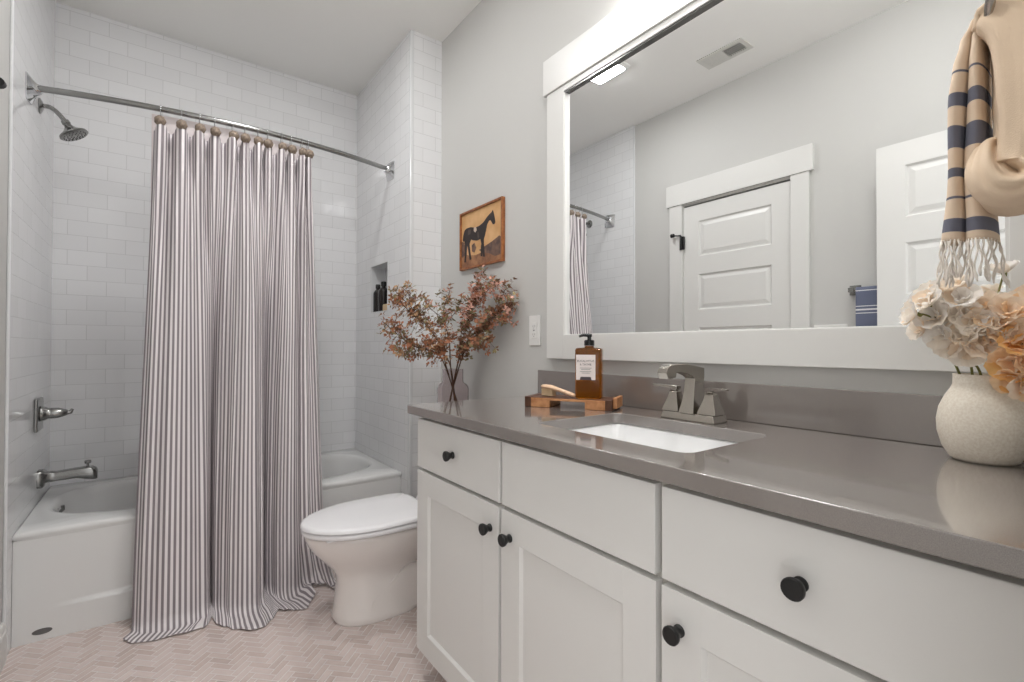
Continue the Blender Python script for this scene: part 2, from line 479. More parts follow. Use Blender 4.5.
d1 = thing('door_1', 'white five-panel closet door in the wall facing the mirror', 'door', (0, (DY0 + DY1) / 2, 0)); struct(d1)
b = MB(); door_slab(b, 1, -.004, DY0 - .0032, DY1 + .0032, .012, DZ - .010, .035, 1)
b.build('door_panel', M['trim'], d1, smooth=0)
b = MB(); b.box(0, .018, DY0 + .102, DY0 + .002, 0, 2.118); b.box(0, .018, DY1 - .002, DY1 - .102, 0, 2.118)
b.build('side_casing', M['trim'], d1, bevel=.002, smooth=0)
b = MB(); b.box(0, .026, DY0 + .125, DY1 - .125, 2.118, 2.268)
b.build('head_casing', M['trim'], d1, bevel=.002, smooth=0)
b = MB(); b.box(-.12, 0, DY0 + .002, DY0 - .0022, 0, DZ); b.box(-.12, 0, DY1 - .002, DY1 + .0022, 0, DZ); b.box(-.12, -.045, DY0, DY1, 0, DZ)
b.build('jamb', M['trim'], d1, smooth=0)
b = MB(); b.tube([(.022, DY0 + .006, 1.795), (.022, DY0 + .006, 1.895)], .0085, 10)
b.box(.002, .02, DY0 - .014, DY0 + .016, 1.80, 1.89)
hg = b.build('hinge', M['black'], d1)
b = MB(); b.tube([(.022, DY0 + .006, 1.9), (.026, DY0 + .025, 1.9), (.044, DY0 + .056, 1.903)], .005, 8); b.lathe([(.003, -.012), (.013, -.012), (.014, .01), (.008, .014)], (.045, DY0 + .058, 1.903), 12, 'y')
b.build('door_stop', M['black'], hg)
b = MB(); b.tube([(.022, DY0 + .006, .25), (.022, DY0 + .006, .35)], .0085, 10); b.box(.002, .02, DY0 - .014, DY0 + .016, .255, .345)
b.build('hinge', M['black'], d1)
d1.location.x += LW

d2 = thing('door_2', 'white five-panel entry door standing open against the left wall', 'door', (.13, -2.84, 0)); struct(d2)
b = MB(); door_slab(b, 1, .148, -2.465, -3.205, .012, 2.088, .035, 1)
b.build('door_panel', M['trim'], d2, smooth=0)
b = MB()
for s_, x in ((1, .148), (-1, .113)):
    b.lathe([(.003, 0), (.03, 0), (.03, s_ * .006), (.011, s_ * .009), (.011, s_ * .035), (.024, s_ * .04), (.027, s_ * .052), (.018, s_ * .06), (.004, s_ * .062)], (x, -2.53, .95), 20, 'x')
b.build('door_knob', M['black'], d2)
b = MB(); b.box(.112, .135, -3.206, -3.222, .3, .38); b.box(.112, .135, -3.206, -3.222, 1.75, 1.83)
b.build('hinge', M['black'], d2)

# ================================================================== BATHTUB
TX0, TX1, TY0, TY1, TZ = .0005, XF - .001, -.773, -.001, .418
tub = thing('bathtub', 'white alcove bathtub with a plain apron behind the striped curtain', 'bathtub', (.76, -.39, 0))
def build_tub():
    b = MB(); n = 96
    cx, cy = (TX0 + TX1) / 2, (TY0 + TY1) / 2
    def rect(ins, z):
        out = []
        hx, hy = (TX1 - TX0) / 2 - ins, (TY1 - TY0) / 2 - ins
        for k in range(n):
            a = 2 * pi * (k + .5) / n; c, s_ = cos(a), sin(a)
            t = 1 / max(abs(c) / hx, abs(s_) / hy)
            out.append((cx + c * t, cy + s_ * t, z))
        # pull nearest vertices to the corners
        for sx in (-1, 1):
            for sy in (-1, 1):
                p = (cx + sx * hx, cy + sy * hy)
                i = min(range(n), key=lambda q: (out[q][0] - p[0]) ** 2 + (out[q][1] - p[1]) ** 2)
                out[i] = (p[0], p[1], z)
        return out
    def sup(cx_, hx, hy, z, e, cyo=0):
        out = []
        for k in range(n):
            a = 2 * pi * (k + .5) / n; c, s_ = cos(a), sin(a)
            ax = (TX1 - TX0) / (TY1 - TY0)
            # direction matched to the rectangle
            r = (abs(c * 1.0 / hx) ** e + abs(s_ / hy) ** e) ** (-1 / e)
            out.append((cx_ + c * r, cy + cyo + s_ * r, z))
        return out
    rings = [rect(.004, 0), rect(.004, TZ - .03), rect(.0, TZ - .022), rect(0, TZ - .012), rect(.003, TZ - .004), rect(.011, TZ),
             sup(cx, .716, .330, TZ + .001, 3.0, .01), sup(cx, .704, .318, TZ, 3.0, .01), sup(cx, .693, .307, TZ - .008, 3.0, .01),
             sup(cx, .683, .297, TZ - .03, 2.9, .01), sup(cx - .01, .645, .27, .25, 2.8, .01), sup(cx - .02, .56, .235, .12, 2.7, .01), sup(cx - .03, .48, .185, .075, 2.6, .01), sup(cx - .03, .2, .08, .07, 2.2, .01)]
    b.loft(rings, True, True)
    # apron relief: the lower skirt stands slightly proud, fading out towards the ends
    def ap(u, v):
        x = lerp(TX0 + .0005, TX1 - .0005, u); z = lerp(0.0, TZ - .031, v)
        p = .011 * (1 - sstep(.112, .128, z)) * sstep(.09, .26, x) * (1 - sstep(1.27, 1.44, x))
        edge = min(u, 1 - u, 1 - v)
        return (x, TY0 + .004 - p - .0004 * (1 if edge > 0 else -1), z)
    b.grid(90, 80, ap)
    return b.build('tub_body', M['tub'], tub, smooth=50)
build_tub()
b = MB()
b.lathe([(.002, .0), (.036, .0), (.036, .006), (.03, .011), (.002, .013)], (.0, 0, 0), 24, 'x')
for i, p in enumerate(b.v): b.v[i] = (p[0] + .070 + (p[2]) * -.10, p[1] - .385, p[2] + .362)
b.tube([(.080, -.385, .372), (.094, -.385, .386), (.092, -.385, .404)], .007, 8)
b.build('overflow_plate', M['dknickel'], tub)
b = MB(); b.lathe([(.03, .0), (.03, .004), (.002, .006)], (.36, -.385, .0715), 20); b.build('drain', M['chrome'], tub)
b = MB(); b.v = []
b.lathe([(.001, 0), (.030, 0), (.030, -.0012), (.001, -.0012)], (0, 0, 0), 28, 'y')
for i, p in enumerate(b.v): b.v[i] = (p[0] * .95 + .083, p[1] - .7696, p[2] * .36 + .034)
o = b.build('emblem', M['emblem'], tub); o['label'] = 'small dark oval emblem low on the apron'

# ================================================================== SHOWER FITTINGS
def rod_y(x):
    t = (x - .762) / .762; return -.605 - .118 * (1 - t * t)
def rod_z(x): return 2.148
rod = thing('shower_curtain_rod', 'curved chrome shower curtain rod spanning the tub alcove', 'curtain rod', (.762, rod_y(.762), 2.148))
b = MB(); b.tube([(x, rod_y(x), rod_z(x)) for x in [.02 + 1.484 * i / 48 for i in range(49)]], .0125, 14)
b.build('rod', M['dknickel'], rod, smooth=60)
for s_, x0 in ((1, .0005), (-1, XF - .0005)):
    b = MB(); rings = []
    for d, h, e in ((0, .052, 1.0), (.004, .052, 1.0), (.008, .046, .9), (.016, .034, .6), (.026, .023, .3), (.040, .017, .05)):
        ring = []
        for k in range(40):
            a = 2 * pi * k / 40
            sq = 1 / max(abs(cos(a)), abs(sin(a)))
            r = h * lerp(1, sq, min(1, e * .85))
            # concave sides between the corners
            ring.append((x0 + s_ * d, rod_y(x0) + r * cos(a + .12), 2.148 - .006 + r * sin(a + .12) + d * .12))
        rings.append(ring)
    b.loft(rings); b.build('flange', M['chrome'], rod, smooth=50)

sh = thing('wall_shower', 'chrome bell shower head on a bent arm from the left tile wall', 'shower head', (.0, -.375, 2.17))
b = MB(); b.lathe([(.004, .0), (.033, .0), (.033, .004), (.022, .010), (.012, .014)], (.0002, -.375, 2.165), 24, 'x'); b.build('escutcheon', M['dknickel'], sh)
b = MB(); b.tube(bez([(.012, -.375, 2.168), (.035, -.375, 2.168), (.058, -.375, 2.152), (.086, -.375, 2.118)], 8), .0095, 12); b.build('arm', M['dknickel'], sh)
b = MB()
b.lathe([(.009, .0), (.015, .001), (.016, .014), (.013, .018), (.016, .028), (.025, .040), (.040, .052), (.0535, .060), (.055, .067), (.050, .071), (.002, .071)], (0, 0, 0), 32)
ax = Vector((.50, -.05, -.86)).normalized(); q = Vector((0, 0, 1)).rotation_difference(ax)
for i, p in enumerate(b.v): b.v[i] = tuple(q @ Vector(p) + Vector((.082, -.375, 2.122)))
b.build('spray_head', M['dknickel'], sh)
b = MB()
for ring_r, nn in ((.014, 6), (.028, 12), (.042, 18)):
    for k in range(nn):
        a = 2 * pi * k / nn
        c = q @ Vector((ring_r * cos(a), ring_r * sin(a), .0715)) + Vector((.082, -.375, 2.122))
        b.sphere(c, .0022, 6, 4)
o = b.build('nozzles', M['black_plastic'], sh); o['kind'] = 'stuff'

vl = thing('shower_valve', 'square satin nickel shower valve with a lever on the left tile wall', 'shower valve', (.009, -.35, .81))
b = MB(); b.box(.0002, .014, -.35 + .068, -.35 - .068, .81 - .072, .81 + .072); b.build('plate', M['dknickel'], vl, bevel=.006, seg=3)
b = MB(); b.lathe([(.034, .0), (.030, .014), (.024, .022), (.024, .034), (.0235, .034), (.0235, .036), (.024, .036), (.023, .055), (.015, .078), (.009, .088)], (.016, -.35, .812), 28, 'x'); b.build('handle_hub', M['dknickel'], vl)
b = MB(); b.tube([(.094, -.35, .812), (.112, -.352, .813), (.118, -.353, .826)], [.011, .009, .006], 10); b.build('lever', M['dknickel'], vl)

sp = thing('tub_spout', 'satin nickel tub spout with a diverter knob below the shower valve', 'tub spout', (.009, -.30, .52))
b = MB(); rings = []
for d, hy, zt, zb in ((.0002, .036, .556, .476), (.018, .035, .556, .476), (.026, .027, .546, .496), (.06, .025, .542, .500), (.13, .025, .548, .502), (.165, .025, .550, .492), (.185, .024, .548, .488), (.198, .022, .540, .488), (.203, .018, .528, .490)):
    ring = []
    for k in range(28):
        a = 2 * pi * k / 28; e = .45
        cx_ = abs(cos(a)) ** e * (1 if cos(a) >= 0 else -1); sz = abs(sin(a)) ** e * (1 if sin(a) >= 0 else -1)
        ring.append((d, -.30 + hy * cx_, (zt + zb) / 2 + (zt - zb) / 2 * sz))
    rings.append(ring)
b.loft(rings); b.build('spout_body', M['dknickel'], sp, smooth=50)
b = MB(); b.lathe([(.005, 0), (.005, .012), (.011, .014), (.013, .022), (.011, .028), (.002, .029)], (.168, -.30, .549), 16); b.build('diverter_knob', M['dknickel'], sp)

# ================================================================== CURTAIN
HX = [.428, .504, .570, .628, .699, .750, .804, .847, .909, .952, 1.004, 1.034]
CT_Z = 2.078
xs_top = [(0, .405)] + [((k + .5) / 12, HX[k]) for k in range(12)] + [(1, 1.058)]
bot_ctl = [(0, -.02), (.05, .020), (.15, .040), (.26, .034), (.325, .004), (.372, -.098), (.402, -.02), (.425, .012), (.452, .064), (.52, .090), (.58, .080), (.612, .02), (.648, -.102), (.69, -.05), (.715, .014), (.75, .044), (.80, .030), (.84, -.012), (.88, .028), (.92, -.004), (.96, .030), (1, -.01)]
# the lower folds, spread so that every step along u takes the same length of cloth
_N = 1200
_arc = [0.0]
for _i in range(_N):
    _a, _b = _i / _N, (_i + 1) / _N
    _arc.append(_arc[-1] + sqrt((.723 / _N) ** 2 + (sinterp(bot_ctl, _b) - sinterp(bot_ctl, _a)) ** 2))
_s_of_u = []
_k = 0
for _i in range(_N + 1):
    _t = _arc[-1] * _i / _N
    while _k < _N - 1 and _arc[_k + 1] < _t: _k += 1
    _s_of_u.append((_k + (_t - _arc[_k]) / max(1e-9, _arc[_k + 1] - _arc[_k])) / _N)
def s_of_u(u):
    f = max(0, min(1, u)) * _N; i = min(int(f), _N - 1); return lerp(_s_of_u[i], _s_of_u[i + 1], f - i)
hem_ext = [(0, .075), (.2, .09), (.38, .105), (.43, .13), (.455, .15), (.53, .175), (.66, .17), (.76, .155), (.83, .11), (.87, .05), (.92, .06), (.96, .10), (1, .13)]
hem_ext = [(p, e * 1.12) for p, e in hem_ext]
def curtain_pt(u, v, back=0.0):
    xt = interp(xs_top, u)
    su = s_of_u(u); xb = lerp(.352, 1.075, su)
    R = .035; drop = CT_Z - .004
    ext = sinterp(hem_ext, su) + .006 * sin(40 * u)
    total = (drop - R) + R * pi / 2 + max(.0, ext - R)
    ztop = CT_Z - .024 * (1 - cos(2 * pi * (12 * u - .5))) / 2
    l = v * total
    t = min(1, l / drop)
    w = sstep(.04, .46, t)
    hfold = cos(2 * pi * (12 * u - .5))
    ph = 12 * u - .5 + .25 * sin(5 * u + 3 * t)
    top_d = .034 * hfold * lerp(1, .55, sstep(0, .25, t)) + .006 * cos(2 * pi * (5.5 * u) + 4 * t)
    mid = .021 * cos(2 * pi * ph) * (1 + .5 * sin(7.3 * u + 1)) + .026 * cos(2 * pi * (6.2 * u + .1) + 2.0 * t)
    if t < .25: top_d = lerp(top_d, mid, sstep(.02, .25, t))
    else: top_d = mid
    us = su + .010 * sin(9 * u + 5 * t) * (1 - t)
    bot_d = sinterp(bot_ctl, us) + .0035 * cos(2 * pi * 17 * u + 3 * t) * (1 - sstep(.8, 1, t)) + .002 * sin(23 * t + 14 * u)
    d = lerp(top_d, bot_d, w)
    x = lerp(xt, xb, sstep(0, 1.0, t) * .55 + t * .45) + (.0025 * sin(4 * pi * (12 * u - .5)) + .003 * sin(2 * pi * (12 * u - .5))) * (1 - w)
    for s0_, w_ in ((.372, .034), (.655, .036), (.845, .02)):
        q_ = (us - s0_) / w_; x -= .020 * q_ * math.exp(-q_ * q_) * w
    slope = .185 + .03 * u
    y0 = rod_y(xt) - .012 - slope * t ** 1.15
    # fabric wrinkle lines across the lower part
    if l < drop - R:
        z = ztop - l * (ztop - .004) / drop if l < .2 else CT_Z - l
        z = lerp(ztop - l, CT_Z - l, sstep(0, .3, l))
        y = y0 - d
    elif l < drop - R + R * pi / 2:
        a = (l - (drop - R)) / R
        z = .004 + R * (1 - sin(a)); y = y0 - d - R * (1 - cos(a))
    else:
        e = l - (drop - R) - R * pi / 2
        z = .004 + .005 * (.5 + .5 * sin(31 * u + 40 * e)) * sstep(0, .05, e)
        y = y0 - d * lerp(1, .55, sstep(0, .12, e)) - R - e
        flare = (u - .5) * e
        x += flare * (.9 if u > .5 else .5) + (-.25 * e if u < .2 else 0)
    # gathered, rumpled corner beside the toilet
    rb = sstep(.80, .90, u)
    if rb > 0 and z < .2:
        k = (1 - z / .2) * rb
        z += .026 * k * (.5 + .5 * sin(30 * u + 55 * (y + .9) + 1)) + .012 * k * (.5 + .5 * sin(90 * (x - 1) + 20 * y))
        y += .05 * k * sin(pi * (u - .8) / .2 * 1.5)
        x += .03 * k
    return (x, y + back, max(z, .003))
b = MB(); b.grid(440, 150, curtain_pt, lambda u, v: (u * 1.78, v))
cur = b.build('shower_curtain', M['stripe'], None, origin=(.72, -.9, 0), smooth=180, fix=False, solid=.0012)
tag(cur, 'grey and white ticking-stripe shower curtain hanging to the floor', 'shower curtain')

def liner_pt(u, v):
    x = lerp(.397, 1.045, u); z = 2.128 - v * 1.78
    t = v
    y = rod_y(x) + .018 + .022 * sstep(0, .06, t) + .006 * cos(2 * pi * 12 * u) * sstep(0, .1, t) + .035 * sstep(.2, .9, t)
    return (x, y, z)
b = MB(); b.grid(120, 30, liner_pt)
# keep the liner inside the tub rim
ln = b.build('shower_liner', M['liner'], None, origin=(.72, -.68, .4), smooth=180, fix=False, solid=.0008)
tag(ln, 'plain white liner hanging behind the striped shower curtain', 'curtain liner')

ordn = ['first', 'second', 'third', 'fourth', 'fifth', 'sixth', 'seventh', 'eighth', 'ninth', 'tenth', 'eleventh', 'twelfth']
def make_hook():
    h = thing('curtain_hook', 'x', 'curtain hook', (0, 0, 0), 'wooden ball hooks along the curtain rod')
    b = MB()
    pts = [(0, -.017, -.055)] + [(0, .0155 * sin(a) * -1, .0155 * cos(a) + .001) for a in [radians(d) for d in range(100, -121, -20)]] + [(0, .012, -.03), (0, .008, -.062), (0, -.010, -.070)]
    b.tube(pts, .0014, 6); b.build('wire', M['chrome'], h, smooth=180)
    b = MB(); rings = []
    nu, nv = 22, 14
    for i in range(1, nv):
        t = pi * i / nv
        rings.append([(0.0212 * (1 + .06 * cos(7 * a) * sin(t)) * sin(t) * cos(a), -.036 + .019 * -cos(t), -.066 + .0225 * (1 + .06 * cos(7 * a) * sin(t)) * sin(t) * sin(a)) for a in [2 * pi * k / nu for k in range(nu)]])
    b.loft(rings); b.build('ball', M['bead'], h, smooth=180)
    return h
hk0 = make_hook()
for k, x in enumerate(HX):
    o = hk0 if k == 0 else copy_tree(hk0)
    o.location = (x, rod_y(x), 2.148 - .0)
    o.rotation_euler = (0, 0, random.uniform(-.06, .06))
    o['label'] = 'taupe ball curtain hook, %s from the left on the curved rod' % ordn[k]

# ---- bottles in the niche
def bottle_mesh(name, label, loc, h, r):
    t = thing(name, label, 'bottle', loc, 'dark bottles in the shower niche')
    b = MB(); b.lathe([(.002, 0), (r - .003, 0), (r, .004), (r, h * .66), (r * .93, h * .72), (r * .6, h * .79), (r * .4, h * .82), (r * .4, h * .86)], loc, 28); b.build('body', M['bottle'], t)
    b = MB(); b.lathe([(r * .48, h * .85), (r * .52, h * .855), (r * .52, h * .97), (r * .46, h), (.002, h)], loc, 20); b.build('cap', M['black_plastic'], t)
bottle_mesh('bottle', 'dark brown bottle at the left in the tiled niche', (1.556, -.322, NZ0 + .006), .178, .029)
bottle_mesh('bottle', 'dark brown bottle at the right in the tiled niche, behind the soap', (1.560, -.405, NZ0 + .006), .188, .032)
b = MB()
for i, zz in enumerate((0, .0)): pass
rings = []
for zz, s_ in ((0, .88), (.006, 1), (.034, 1), (.040, .88)):
    rings.append([(1.546 + .017 * s_ * (abs(cos(a)) ** .5) * (1 if cos(a) > 0 else -1), -.500 + .042 * s_ * (abs(sin(a)) ** .5) * (1 if sin(a) > 0 else -1), NZ0 + .0062 + zz) for a in [2 * pi * k / 32 for k in range(32)]])
b.loft(rings)
tag(b.build('soap_bar', M['soap'], None, origin=(1.546, -.500, NZ0 + .006)), 'cream bar of soap in the tiled niche beside the dark bottles', 'soap')

# ================================================================== TOILET
TYC = -1.285
toi = thing('toilet', 'white two-piece toilet between the tub and the vanity', 'toilet', (1.3, TYC, 0))
def egg(xf, xb, hw, z, n=48, fe=2.0, be=2.6):
    """xf = front (towards the room), xb = back"""
    xm = xf + (xb - xf) * .56
    out = []
    for k in range(n):
        a = 2 * pi * k / n; c, s_ = cos(a), sin(a)
        if c < 0:
            px = xm - (xm - xf) * abs(c) ** (2 / fe); py = hw * abs(s_) ** (2 / fe) * (1 if s_ >= 0 else -1)
        else:
            px = xm + (xb - xm) * abs(c) ** (2 / be); py = hw * abs(s_) ** (2 / be) * (1 if s_ >= 0 else -1)
        out.append((px + .012 * (px < 1.36), TYC + py, z * .928))
    return out
b = MB()
b.loft([egg(.998, 1.345, .124, .0005, fe=2.5, be=3.5), egg(.993, 1.35, .128, .012, fe=2.5, be=3.5), egg(1.0, 1.345, .124, .03, fe=2.5, be=3.5), egg(1.006, 1.335, .114, .10, fe=2.4, be=3.2), egg(1.010, 1.33, .108, .16, fe=2.4, be=3),
        egg(1.004, 1.345, .106, .20, fe=2.3, be=2.8), egg(.982, 1.40, .122, .235), egg(.948, 1.44, .145, .275), egg(.916, 1.47, .164, .315), egg(.896, 1.49, .176, .35), egg(.886, 1.50, .181, .375), egg(.884, 1.50, .182, .388), egg(.89, 1.495, .177, .393)])
# long low foot and the trapway bulging at the back of the pedestal
b.loft([egg(1.2, 1.56, .100, .0005, be=4), egg(1.2, 1.56, .103, .01, be=4), egg(1.2, 1.555, .098, .05, be=4), egg(1.22, 1.545, .082, .064, be=3.5)])
b.tube(bez([(1.22, TYC, .24), (1.33, TYC, .245), (1.42, TYC, .222), (1.475, TYC, .16), (1.45, TYC, .08), (1.42, TYC, .02)], 8), [.085] * 10 + [.082] * 10 + [.075] * 21, 24)
for sy in (-1, 1):
    b.loft([[(x_, TYC + sy * (y_), z_) for (x_, y_, z_) in ring] for ring in (
        [(1.10, .05, .02), (1.32, .05, .02), (1.32, .05, .215), (1.26, .05, .215), (1.10, .05, .08)],
        [(1.12, .118, .02), (1.325, .122, .02), (1.325, .112, .19), (1.29, .110, .198), (1.13, .112, .08)])])
b.loft([[(1.46, TYC - .12, .25), (1.60, TYC - .13, .25), (1.60, TYC + .13, .25), (1.46, TYC + .12, .25)], [(1.44, TYC - .16, .34), (1.68, TYC - .17, .35), (1.68, TYC + .17, .35), (1.44, TYC + .16, .34)], [(1.44, TYC - .165, .365), (1.69, TYC - .175, .394), (1.69, TYC + .175, .394), (1.44, TYC + .165, .365)]])
b.build('bowl', M['china'], toi, smooth=55)
b = MB(); b.loft([egg(.880, 1.405, .184, .3975, be=5), egg(.873, 1.41, .190, .402, be=5), egg(.873, 1.41, .190, .416, be=5), egg(.878, 1.405, .186, .4205, be=5)])
b.box(.95, .98, TYC - .12, TYC - .10, .364, .3695); b.box(.95, .98, TYC + .12, TYC + .10, .364, .3695)
b.build('seat', M['seat'], toi, smooth=60)
b = MB(); b.loft([egg(.877, 1.39, .186, .4235, be=5), egg(.870, 1.395, .192, .427, be=5), egg(.871, 1.395, .191, .437, be=5), egg(.877, 1.39, .186, .443, be=5), egg(.89, 1.378, .173, .4455, be=5), egg(1.0, 1.30, .09, .4475, be=4)])
b.build('lid', M['seat'], toi, smooth=60)
for sy in (-1, 1):
    b = MB(); b.box(1.415, 1.45, TYC + sy * .075 - .022, TYC + sy * .075 + .022, .366, .405); b.build('seat_hinge', M['seat'], toi, bevel=.005)
def rrect(x0, x1, y0, y1, z, r, n=6):
    out = []
    for cx_, cy_, a0 in ((x1 - r, y1 - r, 0), (x0 + r, y1 - r, 90), (x0 + r, y0 + r, 180), (x1 - r, y0 + r, 270)):
        for k in range(n + 1):
            a = radians(a0 + 90 * k / n); out.append((cx_ + r * cos(a), cy_ + r * sin(a), z))
    return out
b = MB(); b.loft([rrect(1.515, 1.695, TYC - .18, TYC + .18, .395, .03), rrect(1.51, 1.70, TYC - .195, TYC + .195, .45, .03), rrect(1.505, 1.703, TYC - .205, TYC + .205, .72, .03)]); b.build('tank', M['china'], toi, smooth=50)
b = MB(); b.loft([rrect(1.500, 1.706, TYC - .21, TYC + .21, .7205, .03), rrect(1.495, 1.708, TYC - .215, TYC + .215, .727, .03), rrect(1.495, 1.708, TYC - .215, TYC + .215, .748, .03), rrect(1.503, 1.702, TYC - .207, TYC + .207, .756, .03)]); b.build('tank_lid', M['china'], toi, smooth=50)
b = MB(); b.tube([(1.505, TYC + .15, .67), (1.49, TYC + .15, .67)], .012, 12); b.tube([(1.49, TYC + .155, .67), (1.488, TYC + .08, .664)], [.006, .008], 8); b.build('flush_lever', M['chrome'], toi)
for sy in (-1, 1):
    b = MB(); b.sphere((1.40, TYC + sy * .09, .058), .016, 12, 8, (1, 1, .9)); b.build('bolt_cap', M['seat'], toi)

# ================================================================== VANITY
VX = 1.140
van = thing('vanity_cabinet', 'long off-white shaker vanity cabinet under the grey countertop', 'cabinet', (1.42, -2.5, 0))
VY0, VY1 = -1.781, YE + .006
b = MB()
xa, xb_, zt_ = VX + .021, W - .001, ZC - .0305
b.box(xa, xb_, VY0, VY0 - .018, .092, zt_); b.box(xa, xb_, VY1, VY1 + .018, .092, zt_); b.box(xa, xb_, VY0 - .018, VY1 + .018, .092, .110); b.box(xb_ - .012, xb_, VY0 - .018, VY1 + .018, .110, zt_)
b.box(xa, xa + .019, VY0 - .018, VY1 + .018, .110, zt_)
b.build('case', M['cab_in'], van, smooth=0)
b = MB(); b.box(VX + .085, W - .002, VY0, VY1, .001, .0915); b.build('toe_kick', M['toe'], van, smooth=0)
b = MB(); b.box(VX + .004, VX + .0208, -3.230, VY1, .094, .869); b.build('filler_strip', M['cab'], van, smooth=0)
def knob(parent, y, z):
    b = MB(); s_ = -1
    b.lathe([(.002, 0), (.0105, 0), (.0105, s_ * .003), (.0088, s_ * .005), (.0085, s_ * .008), (.0105, s_ * .013), (.0138, s_ * .018), (.0153, s_ * .0215), (.0155, s_ * .026), (.0145, s_ * .0275), (.002, s_ * .028)], (VX - .0002, y, z), 24, 'x')
    b.build('knob', M['black'], parent)
def drawer(y0, y1, kn=True):
    b = MB(); b.box(VX, VX + .0205, y0, y1, .707, .869)
    d = b.build('drawer_front', M['cab'], van, bevel=.0018, smooth=0)
    if kn: knob(d, (y0 + y1) / 2, .787)
def shaker(y0, y1, ky, kz=.632):
    z0, z1, st, rl = .094, .696, .076, .072
    b = MB(); x0, x1 = VX, VX + .0205
    ya, yb = min(y0, y1), max(y0, y1)
    b.box(x0, x1, ya, ya + st, z0, z1); b.box(x0, x1, yb - st, yb, z0, z1); b.box(x0, x1, ya + st, yb - st, z1 - rl, z1); b.box(x0, x1, ya + st, yb - st, z0, z0 + rl)
    def ring(d, i): return [(VX + d, ya + st + i, z0 + rl + i), (VX + d, yb - st - i, z0 + rl + i), (VX + d, yb - st - i, z1 - rl - i), (VX + d, ya + st + i, z1 - rl - i)]
    b.loft([ring(0, 0), ring(.0075, .006), ring(.0085, .006), ring(.0085, .0062)], cap0=False, cap1=True)
    d = b.build('cabinet_door', M['cab'], van, bevel=.0012, seg=1, smooth=0)
    knob(d, ky, kz)
drawer(-1.784, -2.2695); drawer(-2.281, -2.754, False); drawer(-2.768, -3.224)
shaker(-1.784, -2.2665, -2.2275); shaker(-2.2785, -2.756, -2.3165); shaker(-2.768, -3.224, -2.804)

# ---- countertop with the sink cut-out
SX0, SX1, SY0, SY1 = 1.222, 1.547, -2.765, -2.312
ct = None
def build_counter():
    b = MB(); n = 6; R = .03
    x0, x1, y0, y1 = 1.1146, W - .001, YE + .001, -1.7546
    z0, z1 = ZC - .030, ZC
    hole = rrect(SX0, SX1, SY0, SY1, 0, R, n); m = len(hole)
    outer = [(x1, y1), (x0, y1), (x0, y0), (x1, y0)]
    for z, flip in ((z1, 0), (z0, 1)):
        o = b.add([(*p, z) for p in outer] + [(p[0], p[1], z) for p in hole], [])
        fs = []
        for c in range(4):
            for k in range(n): fs.append((c, 4 + c * (n + 1) + k, 4 + c * (n + 1) + k + 1))
            e = 4 + c * (n + 1) + n; e2 = 4 + ((c + 1) % 4) * (n + 1)
            fs.append((c, e, e2, (c + 1) % 4))
        for f in fs: b.f.append(tuple(i + o for i in f)); b.mi.append(0)
    k = 4 + m
    for i in range(4): b.f.append((i, (i + 1) % 4, k + (i + 1) % 4, k + i)); b.mi.append(0)
    for i in range(m): b.f.append((4 + i, 4 + (i + 1) % m, k + 4 + (i + 1) % m, k + 4 + i)); b.mi.append(0)
    o = b.build('countertop', M['quartz'], None, origin=(1.42, -2.5, ZC), bevel=.002, smooth=30)
    tag(o, 'glossy grey quartz countertop with a rectangular sink cut-out', 'countertop')
build_counter()
o = MB().box(W - .021, W - .001, -1.756, YE + .001, ZC + .0003, 1.0165).build('backsplash', M['quartz'], None, origin=(W - .01, -2.5, ZC), bevel=.002, smooth=0)
tag(o, 'low grey quartz backsplash strip along the wall below the mirror', 'backsplash')

# ---- sink
snk = thing('sink', 'white rectangular undermount sink set in the grey countertop', 'sink', (1.385, -2.54, .74))
b = MB(); zt = ZC - .0305
def sr(o, z, r): return rrect(SX0 - .006 + o, SX1 + .006 - o, SY0 - .006 + o, SY1 + .006 - o, z, r)
b.loft([sr(-.02, zt - .012, .04), sr(-.02, zt, .04), sr(.0, zt, .034), sr(.004, zt - .004, .034), sr(.012, zt - .05, .04), sr(.022, zt - .09, .05), sr(.05, zt - .112, .06), sr(.11, zt - .118, .05)], cap0=False, cap1=True)
b.loft([sr(-.02, zt - .012, .04), sr(.0, zt - .10, .05), sr(.05, zt - .128, .05)], cap0=False, cap1=True)
b.build('basin', M['sink'], snk, smooth=50)
b = MB(); b.lathe([(.021, 0), (.021, .003), (.016, .004), (.012, .001), (.002, .001)], (1.40, -2.54, zt - .1178), 20); b.build('drain', M['nickel'], snk)

# ---- faucet
FY = -2.527
fau = thing('faucet', 'brushed nickel centerset sink faucet with two lever handles', 'faucet', (1.605, FY, ZC))
b = MB()
def rr4(x0, x1, y0, y1, z): return [(x0, y0, z), (x1, y0, z), (x1, y1, z), (x0, y1, z)]
b.loft([rr4(1.574, 1.640, FY - .082, FY + .082, ZC + .0003), rr4(1.574, 1.640, FY - .082, FY + .082, ZC + .004), rr4(1.580, 1.636, FY - .076, FY + .076, ZC + .020)])
b.build('base', M['nickel'], fau, bevel=.0015, smooth=30)
b = MB()
prof_t = [(1.573, .934, .023), (1.583, .965, .018), (1.590, 1.0, .0158), (1.594, 1.03, .0147)]
b.loft([rr4(x, 1.640 - .0 * i, FY - h, FY + h, z) for i, (x, z, h) in enumerate(prof_t)])
arc = [(1.594, 1.028), (1.580, 1.036), (1.555, 1.043), (1.53, 1.046), (1.514, 1.046), (1.512, 1.034), (1.478, 1.030), (1.470, 1.048), (1.476, 1.060), (1.49, 1.067), (1.515, 1.069), (1.56, 1.068), (1.60, 1.063), (1.642, 1.056), (1.642, 1.028)]
b.prism(arc, 'xz', FY - .0145, FY + .0145)
b.build('spout', M['nickel'], fau, bevel=.0015, smooth=30)
